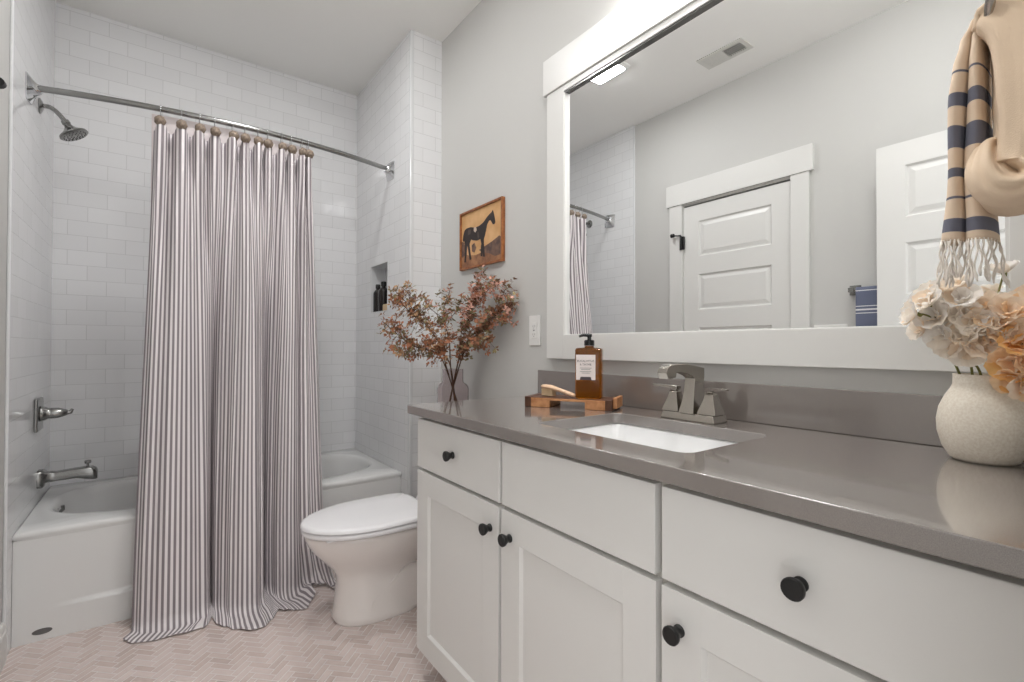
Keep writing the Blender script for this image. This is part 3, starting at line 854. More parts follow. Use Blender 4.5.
for s_, nm in ((1, 'handle'), (-1, 'handle')):
    yc = FY + s_ * .055
    b = MB(); b.loft([rr4(1.607 - h, 1.607 + h, yc - h, yc + h, z) for h, z in ((.026, ZC + .021), (.0245, ZC + .030), (.016, ZC + .055), (.0125, ZC + .070), (.0125, ZC + .074), (.008, ZC + .078), (.008, ZC + .083))])
    hnd = b.build(nm, M['nickel'], fau, bevel=.001, smooth=30)
    b = MB(); y0, y1 = yc - s_ * .012, yc + s_ * .056
    dx = -.018
    b.loft([[(1.607 - .010, y0, ZC + .082), (1.607 + .010, y0, ZC + .082), (1.607 + .010, y0, ZC + .091), (1.607 - .010, y0, ZC + .091)], [(1.607 + dx - .0085, y1, ZC + .088), (1.607 + dx + .0085, y1, ZC + .088), (1.607 + dx + .0085, y1, ZC + .093), (1.607 + dx - .0085, y1, ZC + .093)]])
    b.build('lever', M['nickel'], hnd, bevel=.001, smooth=30)

# ---- tray with bottle and brush
A = Vector((1.413, -2.030, 0)); T = Vector((.495, -.869, 0)).normalized(); Nn = Vector((.869, .495, 0)).normalized()
TL, TD = .288, .118
def tp(a, d, z): p = A + T * a + Nn * d; return (p.x, p.y, z)
def tbox(b, a0, a1, d0, d1, z0, z1):
    b.loft([[tp(a0, d0, z0), tp(a1, d0, z0), tp(a1, d1, z0), tp(a0, d1, z0)], [tp(a0, d0, z1), tp(a1, d0, z1), tp(a1, d1, z1), tp(a0, d1, z1)]])
trc = tp(TL / 2, TD / 2, ZC)
tray = thing('wooden_tray', 'low dark wood tray on block feet at the counter end', 'tray', trc)
b = MB(); tbox(b, .012, TL - .012, .004, TD - .004, ZC + .0245, ZC + .0325); b.build('board', M['dwood'], tray, bevel=.0015, smooth=0)
b = MB(); tbox(b, 0, TL, 0, .007, ZC + .0235, ZC + .0305); tbox(b, 0, TL, TD - .007, TD, ZC + .0235, ZC + .0305); b.build('rail', M['lwood'], tray, bevel=.001, smooth=0)
for a0, a1 in ((.020, .085), (TL - .085, TL - .020)):
    b = MB(); tbox(b, a0, a1, 0.0, TD, ZC + .0003, ZC + .024); b.build('foot', M['lwood'], tray, bevel=.0015, smooth=0)
for a0, a1 in ((-.002, .020), (TL - .020, TL + .002)):
    b = MB(); tbox(b, a0, a1, -.0015, TD + .0015, ZC + .0003, ZC + .034); b.build('end_strap', M['dwood'], tray, bevel=.0015, smooth=0)
b = MB(); tbox(b, TL + .002, TL + .014, .012, TD - .012, ZC + .006, ZC + .040); b.build('handle', M['lwood'], tray, bevel=.002, smooth=0)

# amber bottle
BZ = ZC + .0328
bc = Vector(tp(.202, .060, BZ))
bt = thing('soap_dispenser', 'square amber soap bottle with a black pump standing on the wooden tray', 'soap dispenser', bc)
bT = Vector((.60, -.80, 0)).normalized(); bN = Vector((.80, .60, 0)).normalized()
def bring(hw, hd, z, r, n=5):
    out = []
    for cx_, cy_, a0 in ((hw - r, hd - r, 0), (-hw + r, hd - r, 90), (-hw + r, -hd + r, 180), (hw - r, -hd + r, 270)):
        for k in range(n + 1):
            a = radians(a0 + 90 * k / n)
            p = bc + bT * (cx_ + r * cos(a)) + bN * (cy_ + r * sin(a)); out.append((p.x, p.y, BZ + z))
    return out
b = MB()
HWb, HDb, HB = .0430, .0340, .163
b.loft([bring(HWb - .004, HDb - .004, 0, .010), bring(HWb, HDb, .004, .012), bring(HWb, HDb, HB - .006, .012), bring(HWb - .003, HDb - .003, HB - .001, .012), bring(HWb - .008, HDb - .008, HB, .010), bring(.016, .016, HB + .002, .0159), bring(.0145, .0145, HB + .007, .0144)], cap1=True)
b.build('bottle', M['gold_glass'], bt, smooth=60)
b = MB()
b.lathe([(.0165, HB + .0075), (.0165, HB + .024), (.013, HB + .026), (.0065, HB + .027), (.0065, HB + .036), (.009, HB + .0365), (.009, HB + .0455), (.002, HB + .046)], (bc.x, bc.y, BZ), 22)
nd = Vector((-.86, .50, 0)).normalized()
p0 = bc + Vector((0, 0, HB + .042)); b.tube([p0, p0 + nd * .020, p0 + nd * .034 + Vector((0, 0, -.004))], [.006, .0048, .004], 10)
b.build('pump', M['black_plastic'], bt, smooth=50)
def lab(a, z, d=0): p = bc + bT * a - bN * (HDb + d); return (p.x, p.y, BZ + z)
b = MB(); lx0, lx1 = -.038, .024
b.loft([[lab(lx0, .060, .0004), lab(lx1, .060, .0004), lab(lx1, .141, .0004), lab(lx0, .141, .0004)], [lab(lx0, .060, .0009), lab(lx1, .060, .0009), lab(lx1, .141, .0009), lab(lx0, .141, .0009)]])
lb = b.build('label', M['label'], bt, smooth=0)
def text_mesh(txt, size, place, name, parent, mat):
    cu = bpy.data.curves.new(name, 'FONT'); cu.body = txt; cu.size = size; cu.align_x = 'CENTER'; cu.extrude = .0002; cu.resolution_u = 2
    to = bpy.data.objects.new('tmp_text', cu); COL.objects.link(to)
    dg = bpy.context.evaluated_depsgraph_get(); me = bpy.data.meshes.new_from_object(to.evaluated_get(dg))
    bpy.data.objects.remove(to); bpy.data.curves.remove(cu)
    org = WLOC[parent.name]
    for v in me.vertices: v.co = Vector(place(v.co.x, v.co.y, v.co.z)) - org
    me.materials.clear(); me.materials.append(mat); me.name = name
    for p in me.polygons: p.material_index = 0
    o = bpy.data.objects.new(name, me); COL.objects.link(o); o.parent = parent; WLOC[o.name] = org
    return o
lcx = (lx0 + lx1) / 2
for txt, sz, z in (('EUCALYPTUS', .0092, .118), ('& THYME', .0092, .1065)):
    text_mesh(txt, sz, lambda x, y, zz, z=z: lab(lcx + x, z + y, .0012 + zz), 'print', lb, M['ink'])
b = MB()
for hw_, z_ in ((.019, .0975), (.015, .0930), (.018, .0860), (.013, .0815)):
    b.loft([[lab(lcx + sx * hw_, z_ + dz, d_) for sx, dz in ((-1, 0), (1, 0), (1, .0014), (-1, .0014))] for d_ in (.0010, .0013)])
b.build('fine_print', M['slot'], lb, smooth=0)
b = MB(); b.loft([[lab(lcx - .019, .060, .0006), lab(lcx + .019, .060, .0006), lab(lcx + .016, .0700, .0006), lab(lcx - .016, .0700, .0006)], [lab(lcx - .019, .060, .0012), lab(lcx + .019, .060, .0012), lab(lcx + .016, .0700, .0012), lab(lcx - .016, .0700, .0012)]])
b.build('label_band', M['ink'], lb, smooth=0)

# brush
br = thing('wooden_brush', 'small pale wooden brush lying on the dark wood tray', 'brush', tp(.09, .05, ZC + .034))
h0 = Vector(tp(.062, .060, ZC + .0335)); hT = (Vector(tp(.172, .014, 0)) - Vector(tp(.052, .060, 0))).normalized(); hN = hT.cross(Vector((0, 0, 1)))
b = MB(); rings = []
for s_, w_, t_, z_ in ((-.030, .004, .003, .030), (-.027, .011, .006, .030), (-.015, .0155, .0075, .030), (.008, .0155, .0078, .029), (.026, .011, .0072, .026), (.05, .0085, .0065, .021), (.08, .010, .0065, .0145), (.100, .0105, .0062, .0100), (.108, .007, .005, .0080), (.110, .003, .003, .0078)):
    c = h0 + hT * s_ + Vector((0, 0, z_))
    rings.append([tuple(c + hN * w_ * cos(2 * pi * k / 16) + Vector((0, 0, t_ * sin(2 * pi * k / 16)))) for k in range(16)])
b.loft(rings); b.build('brush_handle', M['pwood'], br, smooth=70)
b = MB(); random.seed(3)
for i in range(9):
    for j in range(5):
        a = h0 + hT * (-.022 + i * .0052) + hN * (-.0095 + j * .0048)
        b.tube([a + Vector((0, 0, .0245)), a + hT * random.uniform(-.001, .001) + Vector((0, 0, .0006))], [.0020, .0023], 6)
o = b.build('bristles', M['bristle'], br, smooth=60); o['kind'] = 'stuff'

# ================================================================== WALL ITEMS
# outlet
ol = thing('wall_outlet', 'white outlet plate on the wall at the left of the mirror', 'outlet', (W, -1.7155, 1.18))
b = MB(); b.box(W - .006, W - .0003, -1.679, -1.752, 1.118, 1.245); b.build('plate', M['plastic'], ol, bevel=.003, smooth=0)
b = MB(); b.box(W - .0085, W - .006, -1.699, -1.732, 1.148, 1.215); b.build('receptacle', M['plastic'], ol, bevel=.001, smooth=0)
b = MB()
for zc in (1.165, 1.200):
    for dy in (-.006, .006): b.box(W - .0088, W - .0084, -1.7155 + dy - .001, -1.7155 + dy + .001, zc - .004, zc + .004)
    b.tube([(W - .0088, -1.7155, zc - .0085), (W - .0084, -1.7155, zc - .0085)], .0022, 8)
b.box(W - .0092, W - .0084, -1.711, -1.720, 1.1795, 1.1845)
b.build('slots', M['slot'], ol, smooth=0)

# framed horse picture
PY0, PY1, PZ0, PZ1 = -1.108, -1.494, 1.508, 1.806
pic = thing('framed_picture', 'wood-framed painting of a dark standing horse above the toilet', 'picture', (W, (PY0 + PY1) / 2, PZ0))
fw, fd = .0105, .019
b = MB()
b.box(W - fd, W - .0005, PY0, PY0 - fw, PZ0, PZ1); b.box(W - fd, W - .0005, PY1 + fw, PY1, PZ0, PZ1)
b.box(W - fd, W - .0005, PY0 - fw, PY1 + fw, PZ1 - fw, PZ1); b.box(W - fd, W - .0005, PY0 - fw, PY1 + fw, PZ0, PZ0 + fw)
b.build('frame', M['fwood'], pic, bevel=.0015, smooth=0)
pmats = [pm('paint_sky', lin(214, 168, 116), .6, noise=(14, lin(204, 156, 104), lin(222, 178, 128))), pm('paint_ground', lin(150, 104, 74), .6, noise=(22, lin(122, 82, 60), lin(172, 124, 88))),
         pm('paint_hill', lin(106, 84, 76), .6, noise=(30, lin(86, 68, 64), lin(130, 100, 84))), pm('paint_horse', lin(46, 36, 36), .55), pm('paint_saddle', lin(206, 186, 170), .6),
         pm('paint_sheen', lin(84, 70, 66), .55)]
def pc(x, y):
    u = (x - 88) / 300; top = 186 - 128 * u; bot = 608 - 66 * u
    v = (bot - y) / (bot - top)
    return (lerp(PY0 - fw, PY1 + fw, u), lerp(PZ0 + fw, PZ1 - fw, v))
b = MB()
b.m = 0; b.box(W - .010, W - .004, PY0 - fw, PY1 + fw, PZ0 + fw, PZ1 - fw)
def pp(mi, pts, d):
    b.m = mi; q = [(min(max(p[0], PY1 + fw), PY0 - fw), min(max(p[1], PZ0 + fw), PZ1 - fw)) for p in (pc(*t) for t in pts)]
    b.prism(q, 'yz', W - .0101, W - .0101 - d)
pp(1, [(88, 470), (140, 500), (200, 500), (270, 470), (330, 440), (388, 400), (388, 545), (88, 608)], .0002)
pp(2, [(225, 460), (270, 430), (320, 395), (370, 350), (388, 370), (388, 500), (340, 515), (300, 490), (250, 480)], .0004)
pp(2, [(88, 390), (110, 400), (118, 500), (88, 520)], .0004)
pp(2, [(170, 420), (190, 400), (205, 440), (190, 480), (172, 470)], .0004)
H_ = [(325, 140), (331, 160), (338, 200), (343, 240), (338, 256), (326, 258), (318, 240), (308, 222), (298, 228), (285, 258), (278, 300), (270, 345), (262, 372), (262, 410), (266, 450), (268, 500), (270, 516), (256, 516), (252, 470), (248, 430), (242, 400), (236, 372), (210, 384), (180, 380), (164, 374),
      (152, 410), (156, 450), (162, 500), (168, 530), (154, 540), (148, 500), (140, 450), (134, 420), (130, 470), (126, 530), (124, 556), (110, 558), (114, 500), (112, 450), (114, 410), (108, 380), (103, 395), (97, 380), (102, 340), (112, 302), (128, 285), (160, 274), (195, 278), (225, 266), (245, 250), (262, 232), (282, 200), (300, 175), (316, 160)]
def tri_poly(mi, pts, d):
    import mathutils
    q = [pc(*t) for t in pts]
    tess = mathutils.geometry.tessellate_polygon([[Vector((p[0], p[1], 0)) for p in q]])
    b.m = mi; x = W - .0101 - d
    b.add([(x, p[0], p[1]) for p in q], [tuple(t) for t in tess])
    n = len(q)
    b.add([(x, p[0], p[1]) for p in q] + [(x + d, p[0], p[1]) for p in q], [(i, (i + 1) % n, n + (i + 1) % n, n + i) for i in range(n)])
tri_poly(3, H_, .0008)
tri_poly(3, [(246, 400), (262, 395), (258, 440), (252, 480), (250, 512), (238, 512), (240, 470), (240, 430)], .0006)
tri_poly(4, [(186, 278), (204, 274), (208, 300), (198, 318), (186, 306)], .0010)
tri_poly(5, [(213, 318), (222, 312), (228, 350), (220, 372), (214, 350)], .0010)
tri_poly(5, [(140, 296), (165, 292), (160, 330), (138, 340)], .0009)
b.build('canvas', pmats, pic, smooth=0, fix=False)

# mirror
mi = thing('wall_mirror', 'large white-framed mirror above the counter', 'mirror', (W, -2.5, 1.066))
MY0, MY1, MZ0, MZ1 = -1.915, -3.128, 1.159, 2.109
GX = 1.7045
b = MB(); b.box(GX, W - .001, MY0 + .01, MY1 - .01, MZ0 - .01, MZ1 + .01); b.build('glass', M['mirror'], mi, smooth=0)
fx = 1.689
b = MB()
b.box(fx, W - .0005, -1.816, MY0, 1.066, 2.1325); b.box(fx, W - .0005, MY1, YE + .002, 1.066, 2.1325)
b.box(fx, W - .0005, MY0, MY1, 1.066, MZ0); b.box(fx, W - .0005, MY0, MY1, MZ1, 2.1325)
b.build('frame', M['trim'], mi, bevel=.0015, smooth=0)
b = MB(); b.box(fx - .007, W - .0005, -1.799, YE + .002, 2.1327, 2.274); b.build('frame_header', M['trim'], mi, bevel=.002, smooth=0)
b = MB(); e = .006
b.box(fx + .004, GX, MY0, MY1, MZ1 - e, MZ1)
b.build('metal_edge', M['mirror_edge'], mi, smooth=0)
b = MB(); b.box(fx + .002, GX, MY0, MY0 - .005, MZ0, MZ1 - e); b.box(fx + .002, GX, MY1, MY1 + .005, MZ0, MZ1 - e); b.box(fx + .004, GX, MY0, MY1, MZ0, MZ0 + .002)
b.build('inner_bead', M['trim'], mi, smooth=0)

# vanity light above the mirror (just above the picture's edge)
vlt = thing('vanity_light', 'nickel bar light with three opal shades on the wall above the mirror', 'light', (W, -2.52, 2.45))
b = MB(); b.box(W - .02, W - .0005, -2.24, -2.80, 2.50, 2.56); b.build('backplate', M['nickel'], vlt, bevel=.003, smooth=0)
for y in (-2.30, -2.52, -2.74):
    b = MB(); b.tube(bez([(W - .02, y, 2.53), (W - .07, y, 2.535), (W - .105, y, 2.525), (W - .11, y, 2.495)], 6), .008, 10); ar = b.build('arm', M['nickel'], vlt, smooth=60)
    b = MB(); b.lathe([(.018, .03), (.03, .028), (.045, .0), (.055, -.10), (.052, -.10), (.042, .0), (.02, .024)], (W - .11, y, 2.467), 24, cap0=False, cap1=False)
    b.build('shade', M['lamp_v'], ar, smooth=60)
    ld = bpy.data.lights.new('bulb', 'AREA'); ld.shape = 'DISK'; ld.size = .07; ld.energy = 2.2; ld.color = (1, .99, .97)
    lo = bpy.data.objects.new('bulb', ld); COL.objects.link(lo); lo.parent = ar; lo.location = Vector((W - .11, y, 2.40)) - WLOC[ar.name]

# ceiling light / exhaust fan
cl = thing('ceiling_light', 'square white exhaust fan light on the ceiling in front of the tub', 'light', (.785, -1.24, H))
b = MB(); b.loft([rrect(.655, .915, -1.37, -1.11, H - .0003, .02), rrect(.655, .915, -1.37, -1.11, H - .008, .02), rrect(.67, .90, -1.355, -1.125, H - .02, .02)], cap0=True, cap1=True); b.build('housing', M['plastic'], cl, bevel=0, smooth=40)
b = MB(); b.loft([rrect(.682, .888, -1.347, -1.135, H - .0205, .015), rrect(.684, .886, -1.345, -1.137, H - .026, .015)]); b.build('lens', M['lamp_c'], cl, smooth=40)

# flush dome added out of view, as fill light from above
dl = thing('fill_ceiling_light', 'added round opal fill light on the ceiling near the doorway', 'light', (.86, -2.72, H))
b = MB(); b.lathe([(.002, -.0003), (.17, -.0003), (.172, -.012), (.165, -.022), (.002, -.022)], (.86, -2.72, H), 40); b.build('pan', M['nickel'], dl, smooth=40)
b = MB(); b.lathe([(.158, -.0225), (.160, -.05), (.145, -.075), (.10, -.095), (.04, -.104), (.002, -.105)], (.86, -2.72, H), 40, cap0=False); b.build('globe', M['fill_d'], dl, smooth=60)

# ceiling vent
vt = thing('ceiling_vent', 'white two-way louvered air vent on the ceiling', 'vent', (.312, -1.772, H))
vx0, vx1, vy0, vy1 = .243, .380, -1.912, -1.634
b = MB(); fz = H - .008; r_ = .024
b.box(vx0, vx0 + r_, vy0, vy1, fz, H - .0003); b.box(vx1 - r_, vx1, vy0, vy1, fz, H - .0003); b.box(vx0 + r_, vx1 - r_, vy0, vy0 + r_, fz, H - .0003); b.box(vx0 + r_, vx1 - r_, vy1 - r_, vy1, fz, H - .0003)
ym = (vy0 + vy1) / 2; b.box(vx0 + r_, vx1 - r_, ym - .008, ym + .008, fz, H - .0003)
b.build('frame', M['vent'], vt, smooth=0)
b = MB(); b.box(vx0 + r_, vx1 - r_, vy0 + r_, vy1 - r_, H - .0016, H - .0003); b.build('duct_shade', M['vent_shade'], vt, smooth=0)  # thin dark sheet, its colour stands in for shade inside the vent
for ya, yb, n_, hx, zz in ((vy0 + r_, ym - .008, 5, .0016, .0045), (ym + .008, vy1 - r_, 7, .0055, .001)):
    for k in range(n_):
        xc = vx0 + r_ + (k + .5) * (vx1 - vx0 - 2 * r_) / n_
        b = MB()
        b.loft([[(xc - hx, y_, fz + .0006), (xc + hx, y_, fz + .0006 + zz * .4), (xc + hx, y_, fz + .0014 + zz * .4), (xc - hx, y_, fz + .0014)] for y_ in (ya, yb)])
        b.build('slat', M['vent'], vt, smooth=0)

# switch plate on the left wall (its top edge shows in the mirror)
sw = thing('switch_plate', 'wide white switch plate on the wall between the two doors', 'light switch', (0, -2.205, 1.18))
b = MB(); b.box(.0003, .006, -2.122, -2.288, 1.116, 1.238); b.build('plate', M['plastic'], sw, bevel=.003, smooth=0)
for k in range(3):
    yc = -2.205 + (k - 1) * .046
    b = MB(); b.prism([(.006, 1.144), (.0085, 1.144), (.011, 1.21), (.006, 1.21)], 'xz', yc - .0165, yc + .0165); b.build('rocker', M['plastic'], sw, smooth=0)
sw.location.x += LW

# towel bar and blue towel on the left wall
tb = thing('towel_bar', 'short satin nickel towel bar on the wall beside the open door', 'towel bar', (0, -2.42, 1.41))  # hangs on the painted wall
b = MB()
b.tube([(.062, -2.325, 1.413), (.062, -2.56, 1.413)], .008, 12); b.build('bar', M['dknickel'], tb)
for y in (-2.325, -2.56):
    b = MB(); b.loft([[(.0003, y - .026, 1.39), (.0003, y + .026, 1.39), (.0003, y + .026, 1.442), (.0003, y - .026, 1.442)], [(.008, y - .026, 1.39), (.008, y + .026, 1.39), (.008, y + .026, 1.442), (.008, y - .026, 1.442)], [(.03, y - .012, 1.403), (.03, y + .012, 1.403), (.03, y + .012, 1.427), (.03, y - .012, 1.427)], [(.073, y - .012, 1.401), (.073, y + .012, 1.401), (.073, y + .012, 1.425), (.073, y - .012, 1.425)]])
    b.build('post', M['dknickel'], tb, bevel=.001, smooth=0)
tb.location.x += LW
def bt_pt(u, v):
    y = lerp(-2.348, -2.535, u)
    l = (v - .5) * .66; r = .0115
    if abs(l) < r * pi / 2: a = l / r; x = .062 + r * sin(a); z = 1.413 + r * cos(a)
    else: x = .062 + (r + .006 * (abs(l) - r) * sin(9 * u)) * (1 if l > 0 else -1); z = 1.413 - (abs(l) - r * pi / 2)
    return (x, y, z)
b = MB(); b.grid(24, 90, bt_pt, lambda u, v: (u, bt_pt(u, v)[2]))
o = b.build('hand_towel', M['blue_towel'], None, origin=(.062, -2.44, 1.413), smooth=180, fix=False, solid=.003)
o.location.x += LW
tag(o, 'blue towel with white stripes folded over the bar beside the open door', 'towel')

# ================================================================== GLASS VASE WITH BRANCHES
GV = Vector((1.580, -1.246, .7565))
b = MB()
prof = [(.003, .0), (.072, .0), (.077, .005), (.0775, .150), (.075, .163), (.066, .174), (.053, .182), (.0505, .192), (.0505, .243), (.0515, .247), (.0490, .2475), (.0475, .243), (.0475, .192), (.050, .183), (.062, .172), (.071, .161), (.0735, .150), (.073, .012), (.066, .008), (.003, .008)]
b.lathe(prof, GV, 48)
tag(b.build('glass_vase', M['vglass'], None, origin=GV, smooth=60), 'smoky glass bottle vase holding brown branches on the toilet tank', 'vase')

def leaf(b, p, d, up, L, w, mi):
    d = d.normalized(); s_ = d.cross(up)
    if s_.length < 1e-3: s_ = d.cross(Vector((1, .3, .2)))
    s_.normalize(); n = s_.cross(d).normalized(); b.m = mi
    c = .18 * L
    pts = [p, p + d * L * .30 + s_ * w + n * c * .6, p + d * L * .68 + s_ * w * .92 + n * c * .3, p + d * L - n * c * .5, p + d * L * .68 - s_ * w * .92 + n * c * .3, p + d * L * .30 - s_ * w + n * c * .6, p + d * L * .5 - n * .0]
    b.add(pts, [(0, 1, 6), (1, 2, 6), (2, 3, 6), (3, 4, 6), (4, 5, 6), (5, 0, 6)])

def branch(tip_list, base_out, foot, label, seed, mix, dens=1.0):
    random.seed(seed)
    t = thing('leafy_branch', label, 'branch', GV + Vector((0, 0, .0095)), 'brown leafy branches in the glass vase')
    bs = MB(); bl = MB()
    main = bez([GV + Vector((foot[0], foot[1], .013)), GV + Vector((base_out[0], base_out[1], .2475))] + [Vector(p) for p in tip_list[0]], 8)
    n = len(main)
    bs.tube(main, [lerp(.0042, .0014, i / (n - 1)) for i in range(n)], 6)
    twigs = [main[int(n * .50):]]
    for tw in tip_list[1:]:
        i = min(range(n), key=lambda k: (main[k] - Vector(tw[0])).length)
        pth = bez([main[i]] + [Vector(p) for p in tw[1:]], 7)
        bs.tube(pth, [lerp(.0016, .0008, k / (len(pth) - 1)) for k in range(len(pth))], 5); twigs.append(pth)
    for pth in twigs:
        L = sum((pth[k + 1] - pth[k]).length for k in range(len(pth) - 1))
        cnt = max(5, int(L / .0048 * dens))
        for c in range(cnt):
            f = (c + random.random() * .7) / cnt * (len(pth) - 1); i = min(int(f), len(pth) - 2)
            p = pth[i].lerp(pth[i + 1], f - i); dr = (pth[i + 1] - pth[i]).normalized()
            q = p + Vector((random.gauss(0, .020), random.gauss(0, .020), random.gauss(0, .020))) * (1 if c < cnt - 1 else .1)
            if q.x > W - .02: q.x = W - .02
            if (q - p).length > .004: bs.tube([p, q], .0007, 4)
            mi_ = random.choice(mix)
            whorl = random.randint(4, 6)
            axis = (dr + Vector((random.gauss(0, .5), random.gauss(0, .5), random.gauss(0, .5)))).normalized()
            e1 = axis.orthogonal().normalized(); e2 = axis.cross(e1)
            for k in range(whorl):
                a = 2 * pi * k / whorl + random.uniform(-.4, .4)
                d = (e1 * cos(a) + e2 * sin(a)) + axis * random.uniform(.15, .8)
                L_ = random.uniform(.014, .022)
                dn = d.normalized()
                if q.x + dn.x * L_ > W - .006: dn.x = -abs(dn.x)
                leaf(bl, q + dn * .004 + axis * (.0035 * (k - 2)), dn, axis, L_, L_ * random.uniform(.24, .31), mi_ if random.random() < .75 else random.choice(mix))
    bs.build('stem', M['stem'], t, smooth=60)
    o = bl.build('leaves', M['leafs'], t, smooth=0, fix=False)
    return t
branch([[(1.487, -1.248, 1.082), (1.37, -1.236, 1.119), (1.236, -1.224, 1.222)], [(1.37, -1.236, 1.119), (1.325, -1.227, 1.178), (1.285, -1.238, 1.235)], [(1.432, -1.245, 1.096), (1.336, -1.236, 1.087), (1.268, -1.248, 1.119)]],
       (-.030, .012), (.04, -.018), 'brown leafy branch reaching furthest left, towards the niche, the lower of two', 11, [0, 0, 1, 2, 3], 1.0)
branch([[(1.512, -1.242, 1.12), (1.425, -1.212, 1.247), (1.30, -1.19, 1.375)], [(1.445, -1.217, 1.214), (1.345, -1.235, 1.285), (1.315, -1.202, 1.335)], [(1.421, -1.212, 1.247), (1.39, -1.208, 1.33), (1.345, -1.203, 1.378)]],
       (-.022, .020), (.03, -.030), 'brown leafy branch arching high to the left beside the dark niche bottles', 12, [0, 2, 2, 3, 1], .9)
branch([[(1.547, -1.267, 1.144), (1.523, -1.25, 1.263), (1.55, -1.269, 1.383)], [(1.523, -1.25, 1.249), (1.459, -1.24, 1.294), (1.436, -1.223, 1.346)], [(1.527, -1.253, 1.23), (1.573, -1.287, 1.278), (1.596, -1.304, 1.355)]],
       (-.008, .006), (.006, -.030), 'brown leafy branch standing upright in the middle of the vase', 13, [3, 0, 2, 4, 3], .8)
branch([[(1.6, -1.307, 1.144), (1.62, -1.346, 1.286), (1.651, -1.394, 1.459)], [(1.601, -1.332, 1.215), (1.593, -1.426, 1.326), (1.604, -1.434, 1.395)], [(1.62, -1.346, 1.286), (1.626, -1.45, 1.349), (1.647, -1.516, 1.412)]],
       (.010, -.020), (-.02, .03), 'brown leafy branch rising tallest, just under the horse picture', 14, [4, 3, 1, 4, 0], 1.0)
branch([[(1.605, -1.335, 1.106), (1.641, -1.461, 1.225), (1.677, -1.612, 1.304)], [(1.641, -1.461, 1.225), (1.656, -1.535, 1.321), (1.66, -1.575, 1.371)], [(1.634, -1.456, 1.221), (1.646, -1.527, 1.241), (1.656, -1.596, 1.238)]],
       (.016, -.026), (-.03, .02), 'brown leafy branch leaning furthest right, towards the outlet', 15, [1, 3, 4, 0, 1], 1.0)
branch([[(1.571, -1.347, 1.073), (1.59, -1.423, 1.12), (1.593, -1.55, 1.15)], [(1.59, -1.423, 1.12), (1.612, -1.439, 1.179), (1.599, -1.492, 1.241)], [(1.571, -1.347, 1.073), (1.538, -1.385, 1.143), (1.553, -1.396, 1.211)]],
       (.0, -.034), (-.006, .04), 'short brown leafy branch low on the right of the vase', 16, [1, 0, 1, 3], 1.0)
branch([[(1.503, -1.297, 1.073), (1.446, -1.317, 1.12), (1.387, -1.336, 1.151)], [(1.503, -1.297, 1.073), (1.483, -1.344, 1.133), (1.486, -1.347, 1.197)]],
       (-.022, -.022), (.034, .022), 'short brown leafy branch low on the left of the vase', 17, [0, 0, 1, 2], 1.0)

# ================================================================== CERAMIC VASE WITH FLOWERS
CV = Vector((1.600, -3.106, ZC + .0003))
b = MB()
prof = [(.002, 0), (.040, 0), (.046, .004), (.056, .022), (.0625, .048), (.0635, .070), (.060, .092), (.052, .112), (.044, .126), (.0405, .134), (.040, .150), (.0405, .1525), (.037, .1525), (.036, .136), (.046, .116), (.058, .07), (.050, .02), (.002, .008)]
b.lathe(prof, CV, 56)
tag(b.build('ceramic_vase', M['ceramic'], None, origin=CV, smooth=70), 'rounded cream speckled ceramic vase at the near end of the counter', 'vase')

def petal(b, p, d, n, L, w, mi, cup=.5, ruf=.25, ph=0):
    d = d.normalized(); n = (n - d * n.dot(d)).normalized(); s_ = d.cross(n); b.m = mi
    nu, nv = 7, 6
    def fn(u, v):
        a = (u - .5) * 2
        wid = w * (sin(pi * min(1, v * .62 + .12)) ** .8)
        rz = ruf * w * v * v * sin(5.5 * a + ph + 2 * v)
        out = d * (L * (v - .10 * v * v * a * a)) + s_ * (a * wid) + n * (cup * L * (v ** 1.6) * .5 + .35 * wid * a * a * (1 - .6 * v) + rz)
        return tuple(p + out)
    b.grid(nu, nv, fn)

def bloom(b, p, axis, size, mix, rnd, npet=5, bounds=True):
    axis = axis.normalized(); e1 = axis.orthogonal().normalized(); e2 = axis.cross(e1)
    a0 = rnd.random() * 6
    for layer, (cnt, open_, sc, cup) in enumerate(((npet, 1.5, 1.0, .22), (3, .8, .72, .4))):
        for k in range(cnt):
            a = a0 + layer * .5 + 2 * pi * k / cnt + rnd.uniform(-.2, .2)
            d = axis * 1.0 + (e1 * cos(a) + e2 * sin(a)) * open_ * rnd.uniform(.8, 1.3)
            nn = axis - d.normalized() * axis.dot(d.normalized())
            L = size * 1.12 * sc * rnd.uniform(.85, 1.15)
            dn = d.normalized()
            q = p + dn * L
            if q.x > 1.68: dn.x -= (q.x - 1.68) / L
            if q.y < YE + .02: dn.y += (YE + .02 - q.y) / L
            petal(b, p, dn, nn if nn.length > .01 else e1, L, L * .55, rnd.choice(mix), cup, .16, rnd.random() * 6)

def flower(label, foot, mouth, tip, blooms, seed, mix, buds=()):
    rnd = random.Random(seed)
    t = thing('flower_stem', label, 'flower', CV + Vector((0, 0, .01)), 'peach and cream flowers in the ceramic vase')
    bs = MB(); bl = MB()
    path = bez([CV + Vector((foot[0], foot[1], .012)), CV + Vector((mouth[0], mouth[1], .150))] + [Vector(p) for p in tip], 8)
    bs.tube(path, [lerp(.0024, .0014, i / (len(path) - 1)) for i in range(len(path))], 7)
    for (p, ax, sz) in blooms:
        p = Vector(p)
        i = min(range(len(path) // 3, len(path)), key=lambda k: (path[k] - p).length)
        j = max(i - 2, 0)
        bs.tube([path[j], path[j].lerp(p, .6) + Vector((0, 0, .003)), p], [.0014, .0014, .0022], 6)
        bloom(bl, p, Vector(ax), sz, mix, rnd)
        for k in range(3):   # green calyx
            a = k * 2.1; bs.tube([p - Vector(ax).normalized() * .006, p + Vector((.004 * cos(a), .004 * sin(a), .003))], [.003, .001], 5)
    bs.build('stem', M['fstem'], t, smooth=60)
    bl.build('blossoms', M['petals'], t, smooth=180, fix=False)
